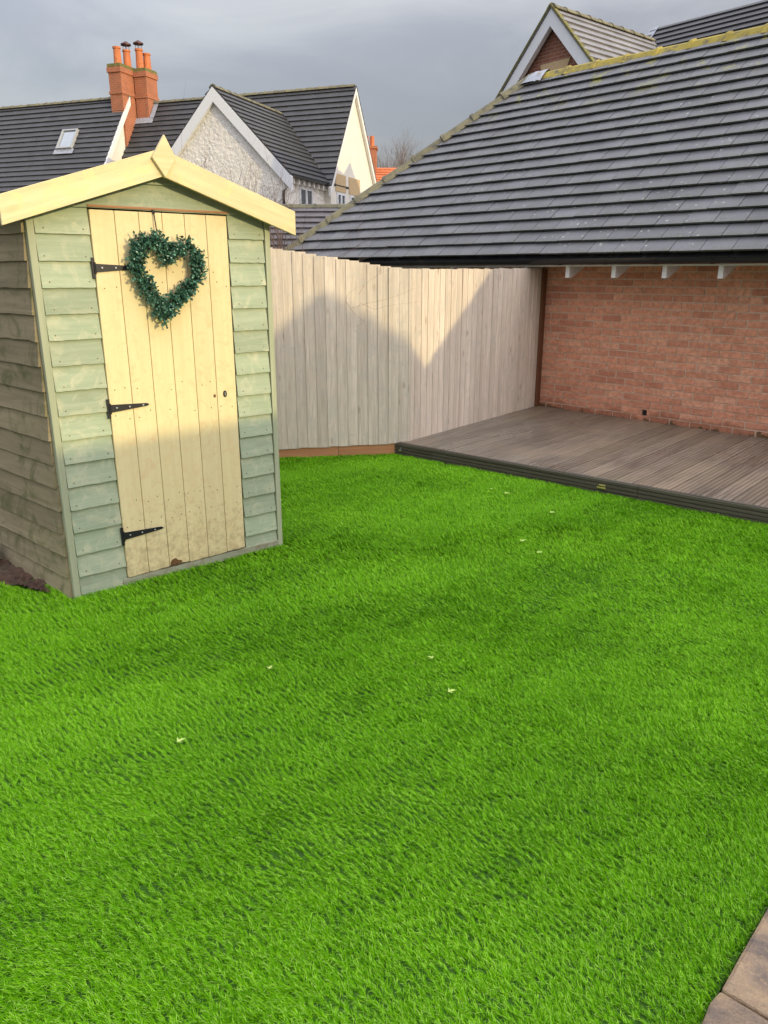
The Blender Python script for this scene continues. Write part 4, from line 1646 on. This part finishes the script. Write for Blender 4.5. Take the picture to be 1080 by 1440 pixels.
MB().add([(mx0 - .05, mr_plane_y - .75, MRZ - .66), (mx0 + .3, mr_plane_y - .75, MRZ - .6), (mx0 + .18, mr_plane_y, MRZ + .06), (mx0 - .05, mr_plane_y, MRZ + .06)], [(0, 1, 2, 3)]).build('valley_lead', M['lead'], kh)

# ------------------------------------------------------------------ low garage roof behind the fence
NP = CAM + ray(440, 290) * 15 / ray(440, 290)[1]
ng_ = frame_thing('neighbour_garage', 'low garage roof with worn brown grey tiles showing above the fence', 'garage', NP, 92)
NZ = float(NP[2])
np_ = R(32)
nv = np.array([0, math.cos(np_), math.sin(np_)])
nr = MB()
NSL = 2.9
courses(nr, [(-5.5, 0), (3.2, 0), (3.2, NSL), (-5.5, NSL)], np.array([0, 0, NZ]) - nv * NSL, (1, 0, 0), nv, 0.19, 0.035)
courses(nr, [(-5.5, 0), (3.2, 0), (3.2, NSL), (-5.5, NSL)], np.array([0, 0, NZ]) - nv * [1, -1, 1] * NSL, (1, 0, 0), nv * [1, -1, 1], 0.19, 0.035)
nro = nr.build('roof', M['tile_brown'], ng_)
for k in range(19):
    o = put('ridge_tile', hip_me, None, nro)
    o.location = (-5.45 + .455 * k, 0, NZ + .03)
    o.scale = (1, .8, .7)
ny_ = NSL * math.cos(np_) - .2
nz_ = NZ - NSL * math.sin(np_)
MB().prism([(-ny_, 0), (ny_, 0), (ny_, nz_), (0, NZ - .1), (-ny_, nz_)], lambda a, b: (3.0, a, b), lambda a, b: (-5.3, a, b)).build('wall', M['brick_far'], ng_)

# ------------------------------------------------------------------ far house with the orange roof
TP = CAM + ray(545, 236) * 52 / ray(545, 236)[1]
th = frame_thing('orange_roof_house', 'distant house with bright orange tiled roof and brick chimney beyond garage hip', 'house', TP, 92)
TZ = float(TP[2])
tp_ = R(40)
tv = np.array([0, math.cos(tp_), math.sin(tp_)])
tr_ = MB()
TSL = 5.0
courses(tr_, [(-2.6, 0), (9, 0), (9, TSL), (-2.6, TSL)], np.array([0, 0, TZ]) - tv * TSL, (1, 0, 0), tv, 0.25, 0.05)
courses(tr_, [(-2.6, 0), (9, 0), (9, TSL), (-2.6, TSL)], np.array([0, 0, TZ]) - tv * [1, -1, 1] * TSL, (1, 0, 0), tv * [1, -1, 1], 0.25, 0.05)
tr_.build('roof', M['terracotta'], th)
ty_, tz_ = TSL * math.cos(tp_) - .2, TZ - TSL * math.sin(tp_)
MB().prism([(-ty_, 0), (ty_, 0), (ty_, tz_), (0, TZ - .1), (-ty_, tz_)], lambda a, b: (8.8, a, b), lambda a, b: (-2.4, a, b)).build('wall', M['brick_far'], th)
tx = float((on_plane(521, 210, TP, hd(2)) - TP) @ hd(92))
tz1 = float(on_plane(521, 207, TP, hd(2))[2])
tc_ = MB().box(tx - .5, tx + .38, -.5, .5, TZ - 2.5, tz1 - .15)
tc_.box(tx - .56, tx + .44, -.56, .56, tz1 - .15, tz1)
tco = tc_.build('chimney', M['brick_chimney'], th)
for dx in (-.25, .1):
    MB().tube([(tx + dx, 0, tz1), (tx + dx, 0, tz1 + .62)], [.15, .13], 8).build('chimney_pot', M['pot'], tco)


# ------------------------------------------------------------------ bare trees and shrubs
def grow(mb_t, mb_b, p, d, L, r, depth, maxd, spread, up, kids):
    n = 4
    pts, rr = [p], [r]
    q = p.copy()
    dd = d.copy()
    for i in range(n):
        dd = dd + rng.normal(size=3) * 0.09 + np.array([0, 0, up * 0.12])
        dd /= np.linalg.norm(dd)
        q = q + dd * L / n
        pts.append(q.copy())
        rr.append(r * (1 - 0.45 * (i + 1) / n))
    (mb_t if depth == 0 else mb_b).tube(pts, rr, 6 if depth == 0 else (4 if depth < 2 else 3), False)
    if depth >= maxd:
        return
    for k in range(kids):
        t = random.uniform(0.3, 1.0) if k else 1.0
        i = min(n - 1, int(t * n))
        base = pts[i] + (pts[i + 1] - pts[i]) * (t * n - i)
        a = rng.normal(size=3)
        a -= dd * (a @ dd)
        a /= np.linalg.norm(a) + 1e-9
        nd = dd * math.cos(spread) + a * math.sin(spread)
        nd[2] += up * .2
        nd /= np.linalg.norm(nd)
        grow(mb_t, mb_b, base, nd, L * random.uniform(.55, .78), rr[i + 1] * .72, depth + 1, maxd, spread, up, kids)


def bare_tree(name, label, cat, base, H, r, maxd, spread, up, kids, mat, group=None, stems_n=1):
    t = thing(name, label, cat, tuple(base), 0, group)
    a, b = MB(), MB()
    for s_ in range(stems_n):
        d0 = np.array([random.uniform(-.18, .18), random.uniform(-.18, .18), 1.0]) if stems_n > 1 else np.array([0, 0, 1.0])
        d0 /= np.linalg.norm(d0)
        grow(a, b, np.array([random.uniform(-.1, .1) * (stems_n > 1), random.uniform(-.1, .1) * (stems_n > 1), 0.0]), d0, H, r, 0, maxd, spread, up, kids)
    a.build('trunk', mat, t, smooth=True)
    b.build('branches', mat, t)
    return t


def place(px, py_top, dist):
    d = ray(px, py_top)
    p = CAM + d * dist / d[1]
    return np.array([p[0], p[1], 0.0]), float(p[2])


for px, pyt, dist, lab in ((556, 209, 62, 'distant bare winter tree with fine twigs above the orange roof'),
                           (590, 212, 66, 'distant bare winter tree half hidden by the garage hip')):
    b_, h_ = place(px, pyt, dist)
    bare_tree('bare_tree', lab, 'tree', b_, h_ * .42, .22, 5, 0.55, 0.5, 5, M['bark'], 'distant bare trees')
for px, pyt, dist, lab, st in ((356, 190, 13.0, 'thin leafless sapling standing before the roughcast gable', 2),
                               (285, 215, 12.4, 'leafless twiggy shrub rising over the right shed bargeboard', 3),
                               (412, 262, 12.0, 'low leafless shrub above the neighbouring garage roof', 2)):
    b_, h_ = place(px, pyt, dist)
    bare_tree('bare_shrub', lab, 'shrub', b_, h_ * .44, .036, 4, 0.5, 0.5, 3, M['bark_red'], 'bare shrubs behind the shed', st)
b_, h_ = place(392, 322, 8.6)
bare_tree('bramble', 'small tangle of bare brown stems just behind the fence top', 'shrub', b_, h_ * .68, .012, 3, 0.9, 0.1, 4, M['bark_red'], None, 3)

# ------------------------------------------------------------------ houses behind the camera, whose shade lies on the garden
SHX = hd(SUN_HEADING - 90)                    # to the right when looking at the sun's foot
SHY = hd(SUN_HEADING)


def cast(p, dist):
    t = (dist - p @ SHY) / (sun_dir @ SHY)
    q = np.array(p) + sun_dir * t
    return float(q @ SHX), float(q[2])


nf1 = np.array([f1[1], -f1[0], 0])
nf2 = np.array([f2[1], -f2[0], 0])
nsh = np.array([su[1], -su[0], 0])
DF = 17.0
ridge_z = cast(on_plane(210, 619, SA, nsh), DF)[1]
pk = cast(on_plane(452, 412, DK, nf1), DF)
org = SHY * DF
sh1 = frame_thing('terraced_house', 'rendered house with long ridge and one cross gable opposite the shed front', 'house', org, SUN_HEADING - 90)
# local x = SHX ; local y = away from the sun (towards the garden) is -SHY
def shade_house(root, x0, x1, zr, hdp, pitch):
    ez = zr - hdp * math.tan(pitch)
    r_ = MB()
    v2 = np.array([0, math.cos(pitch), math.sin(pitch)])
    for s_ in (-1, 1):
        courses(r_, [(x0, 0), (x1, 0), (x1, hdp / math.cos(pitch)), (x0, hdp / math.cos(pitch))], (0, s_ * hdp, ez), (1, 0, 0), v2 * [1, -s_, 1], 0.3, 0.03)
    r_.build('roof', M['tile_far'], root)
    MB().prism([(-hdp + .2, 0), (hdp - .2, 0), (hdp - .2, ez), (0, zr - .15), (-hdp + .2, ez)], lambda a, b: (x1 - .15, a, b), lambda a, b: (x0 + .15, a, b)).build('wall', M['smooth_render'], root)


shade_house(sh1, -16, 9.0, ridge_z, 3.4, R(32))
gx, gz_ = pk
gr_ = MB()
for s_ in (-1, 1):
    gp = R(43)
    gl = 2.6
    courses(gr_, [(-4.2, 0), (0.0, 0), (0.0, gl), (-4.2, gl)], (gx + s_ * gl * math.cos(gp), 0, gz_ - gl * math.sin(gp)), (0, 1, 0),
            np.array([-s_ * math.cos(gp), 0, math.sin(gp)]), 0.3, 0.03)
gr_.build('gable_roof', M['tile_far'], sh1)
MB().prism([(gx - 1.75, 0), (gx + 1.75, 0), (gx + 1.75, gz_ - 1.75), (gx, gz_ - .12), (gx - 1.75, gz_ - 1.75)], lambda a, b: (a, -4.0, b), lambda a, b: (a, -0.1, b)).build('gable_wall', M['smooth_render'], sh1)
for k in range(5):
    window(sh1, -12 + k * 4, 1.0, 2.2, 1.4, 'x', -3.8, -1, 2)
DN = 10.0
n0 = cast(on_plane(612, 490, DK, nf2), DN)
n1p = cast(on_plane(690, 378, DK, nf2), DN)
slope3 = (n1p[1] - n0[1]) / (n1p[0] - n0[0])
sh2 = frame_thing('gabled_house', 'rendered house with a single wide gable beyond the patio slabs', 'house', SHY * DN, SUN_HEADING - 90)
half = 4.6
px3, pz3 = n0[0] - 0.35 + half, n0[1] - 0.35 * slope3 + half * slope3
ga = math.atan(slope3)
g3 = MB()
for s_ in (-1, 1):
    courses(g3, [(-9, 0), (0, 0), (0, half / math.cos(ga)), (-9, half / math.cos(ga))], (px3 + s_ * half, 0, pz3 - half * slope3), (0, 1, 0),
            np.array([-s_ * math.cos(ga), 0, math.sin(ga)]), 0.3, 0.02)
g3.build('roof', M['tile_far'], sh2)
MB().prism([(px3 - half + .25, 0), (px3 + half - .25, 0), (px3 + half - .25, pz3 - half * slope3), (px3, pz3 - .15), (px3 - half + .25, pz3 - half * slope3)],
           lambda a, b: (a, -8.8, b), lambda a, b: (a, -.12, b)).build('wall', M['smooth_render'], sh2)
window(sh2, px3, 1.0, 2.2, 1.6, 'x', -.12, 1, 2)

# ------------------------------------------------------------------ small things on the ground
lf_me = MB()
lf_me.add([(0, 0, 0), (.012, .006, .004), (.03, .008, .006), (.05, 0, .003), (.03, -.008, .005), (.012, -.006, .003), (.025, 0, .001)],
          [(0, 1, 6), (1, 2, 6), (2, 3, 6), (3, 4, 6), (4, 5, 6), (5, 0, 6)])
lf_me.add([(0.006, 0, 0), (.010, .016, .004), (.020, .030, .006), (.018, .012, .003)], [(0, 3, 2, 1)])
lf_me.add([(0.006, 0, 0), (.010, -.016, .004), (.020, -.028, .007), (.018, -.012, .003)], [(0, 1, 2, 3)])
lf_me = lf_me.mesh('fallen_leaf')
lf_me.materials.append(M['pale_leaf'])
for px, py, s_, rz_ in ((248, 1044, .8, .7), (629, 973, .8, .3), (378, 941, .65, 1.2), (609, 926, .65, 2.4), (709, 694, 1.0, 0.1),
                        (773, 721, .9, .2), (732, 761, .9, .5), (755, 777, .8, .1), (692, 688, .6, 2.0)):
    p = on_z(px, py, .026)
    o = put('fallen_leaf', lf_me, None, None, loc=tuple(p), rotz=rz_)
    o.scale = (s_, s_, s_)
    if py < 800:
        tag(o, 'tiny pale leaf fragment on the lawn close to the decking', 'leaf', 'leaf fragments near the decking')
    else:
        tag(o, 'pale yellow green leaf fragment lying out on the open lawn', 'leaf', 'leaf fragments on the open lawn')
bp = on_z(-16, 796, 0.0)
ball = thing('ball', 'small blue and white plastic ball on the soil beside the shed', 'ball', (float(bp[0]), float(bp[1]), 0.0))
bm_ = MB()
rr_ = 0.075
bm_.tube([(0, 0, rr_ * (1 + math.sin(a)) + .01) for a in np.linspace(-1.5, .35, 9)], [rr_ * math.cos(a) for a in np.linspace(-1.5, .35, 9)], 18)
bm_.build('shell', M['blue'], ball, smooth=True)
bm_ = MB()
bm_.tube([(0, 0, rr_ * (1 + math.sin(a)) + .01) for a in np.linspace(.36, 1.55, 7)], [rr_ * math.cos(a) for a in np.linspace(.36, 1.55, 7)], 18)
bm_.build('pale_cap', M['pale_plastic'], ball, smooth=True)

# ------------------------------------------------------------------ artificial turf
tuft_col = bpy.data.collections.new('tufts')
LEAN = R(176)                                    # world direction the pile leans to


def tuft(seed):
    r = np.random.default_rng(seed)
    mb = MB()
    for k in range(15):
        bx_, by_ = r.normal(0, .004), r.normal(0, .003)
        L = r.uniform(.015, .027)
        yaw = r.normal(0, .65)
        th0, th1 = r.uniform(.2, .6), r.uniform(.9, 1.8)
        w = r.uniform(.00055, .0009)
        d = np.array([math.cos(yaw), math.sin(yaw), 0])
        sdv = np.array([-d[1], d[0], r.normal(0, .35)])
        sdv /= np.linalg.norm(sdv)
        n = 4
        p = np.array([bx_, by_, 0.0])
        pts = [p]
        for i in range(n):
            th = th0 + (th1 - th0) * (i + .5) / n
            p = p + (d * math.sin(th) + np.array([0, 0, math.cos(th)])) * L / n
            pts.append(p)
        vs = []
        for i, p in enumerate(pts):
            ww = w * (1 - .7 * (i / n) ** 2)
            vs += [p - sdv * ww, p + sdv * ww]
        mb.add(vs, [(2 * i, 2 * i + 1, 2 * i + 3, 2 * i + 2) for i in range(n)])
    return mb


NT = 10
for i in range(NT):
    me = tuft(100 + i).mesh('tuft')
    me.materials.append(M['grass'])
    o = bpy.data.objects.new('tuft%02d' % i, me)
    tuft_col.objects.link(o)


def lattice(x0, x1, y0, y1, row, step, ang):
    """points in rows; rows run along ang"""
    d = np.array([math.cos(ang), math.sin(ang)])
    nrm = np.array([-d[1], d[0]])
    c = np.array([(x0 + x1) / 2, (y0 + y1) / 2])
    half = math.hypot(x1 - x0, y1 - y0) / 2
    na, nb = int(2 * half / step), int(2 * half / row)
    a = (np.arange(na) - na / 2) * step
    b = (np.arange(nb) - nb / 2) * row
    A_, B_ = np.meshgrid(a, b)
    A_ = A_ + rng.normal(0, step * .35, A_.shape)
    B_ = B_ + rng.normal(0, row * .165, B_.shape) + 0.012 * np.sin(A_ * 17 + B_ * 9) + 0.007 * np.sin(A_ * 41 - B_ * 23)
    P_ = c + A_[..., None] * d + B_[..., None] * nrm
    P_ = P_.reshape(-1, 2)
    k = (P_[:, 0] > x0) & (P_[:, 0] < x1) & (P_[:, 1] > y0) & (P_[:, 1] < y1)
    return P_[k]


ROWANG = R(-40)
near = lattice(-3.4, 3.6, 0.9, 3.6, .022, .0063, ROWANG)
mid = lattice(-3.4, 5.4, 3.6, 8.2, .026, .0092, ROWANG)
sc_l = np.concatenate([np.full(len(near), 1.0), np.full(len(mid), 1.2)])
PT = np.concatenate([near, mid])
ok = inside(PT[:, 0], PT[:, 1], lawn_poly)
# stay inside the view with a margin for a step to the side
vx_ = np.abs(PT[:, 0]) / np.maximum(PT[:, 1] * _c + CAM_H * _s, .1)
ok &= np.abs(PT[:, 0]) < 0.51 * (PT[:, 1] * _c + CAM_H * _s) + 0.55
# off the shed, the soil and the deck
rel = PT - SA[:2]
lx_, ly_ = rel @ su[:2], rel @ np.array([-su[1], su[0]])
ok &= ~((lx_ > -0.02) & (lx_ < SW + .02) & (ly_ > -0.02) & (ly_ < 2.1))
ok &= ~inside(PT[:, 0], PT[:, 1], [tuple(p[:2]) for p in soil_poly])
relb = PT - FL[:2]
PT, sc_l = PT[ok], sc_l[ok]
nP = len(PT)


def smooth_noise(P_, f, seed):
    r = np.random.default_rng(seed)
    o = np.zeros(len(P_))
    for k in range(6):
        kx_, ky_ = r.normal(0, f, 2)
        o += np.sin(P_[:, 0] * kx_ + P_[:, 1] * ky_ + r.uniform(0, 6.28))
    return o / 2.5


yaw = LEAN + 0.25 * smooth_noise(PT, 2.2, 1) + 0.3 * smooth_noise(PT, 9, 2) + rng.normal(0, .45, nP)
tilt = 0.10 * smooth_noise(PT, 3.0, 3) + 0.10 * smooth_noise(PT, 14, 8) + rng.normal(0, .10, nP)
scl = sc_l * (1 + 0.10 * smooth_noise(PT, 5, 4) + 0.08 * smooth_noise(PT, 28, 9) + rng.normal(0, .10, nP))
gme = bpy.data.meshes.new('grass')
gme.from_pydata([(float(x), float(y), 0.0) for x, y in PT], [], [])
at = gme.attributes.new('rot', 'FLOAT_VECTOR', 'POINT')
rv = np.zeros((nP, 3))
rv[:, 1] = tilt
rv[:, 2] = yaw
at.data.foreach_set('vector', rv.astype(np.float32).ravel())
at = gme.attributes.new('scl', 'FLOAT', 'POINT')
at.data.foreach_set('value', np.clip(scl, .6, 2).astype(np.float32))
at = gme.attributes.new('pick', 'INT', 'POINT')
at.data.foreach_set('value', rng.integers(0, NT, nP).astype(np.int32))
grass = bpy.data.objects.new('grass', gme)
gme.materials.append(M['grass'])
col.objects.link(grass)
tag(grass, 'bright green artificial grass pile covering the whole lawn', 'grass', kind='stuff')
ng = bpy.data.node_groups.new('turf', 'GeometryNodeTree')
ng.interface.new_socket('Geometry', in_out='INPUT', socket_type='NodeSocketGeometry')
ng.interface.new_socket('Geometry', in_out='OUTPUT', socket_type='NodeSocketGeometry')
gi, go = ng.nodes.new('NodeGroupInput'), ng.nodes.new('NodeGroupOutput')
ip = ng.nodes.new('GeometryNodeInstanceOnPoints')
ci = ng.nodes.new('GeometryNodeCollectionInfo')
ci.inputs['Collection'].default_value = tuft_col
ci.inputs['Separate Children'].default_value = True
ci.inputs['Reset Children'].default_value = True


def named(n, t):
    a = ng.nodes.new('GeometryNodeInputNamedAttribute')
    a.data_type = t
    a.inputs['Name'].default_value = n
    return a.outputs['Attribute']


ng.links.new(gi.outputs[0], ip.inputs['Points'])
ng.links.new(ci.outputs[0], ip.inputs['Instance'])
ip.inputs['Pick Instance'].default_value = True
ng.links.new(named('pick', 'INT'), ip.inputs['Instance Index'])
ng.links.new(named('rot', 'FLOAT_VECTOR'), ip.inputs['Rotation'])
ng.links.new(named('scl', 'FLOAT'), ip.inputs['Scale'])
ng.links.new(ip.outputs[0], go.inputs[0])
gmod = grass.modifiers.new('turf', 'NODES')
gmod.node_group = ng
print('TUFTS', nP, 'BRICKS', len(cands), 'TILES', len(tiles))
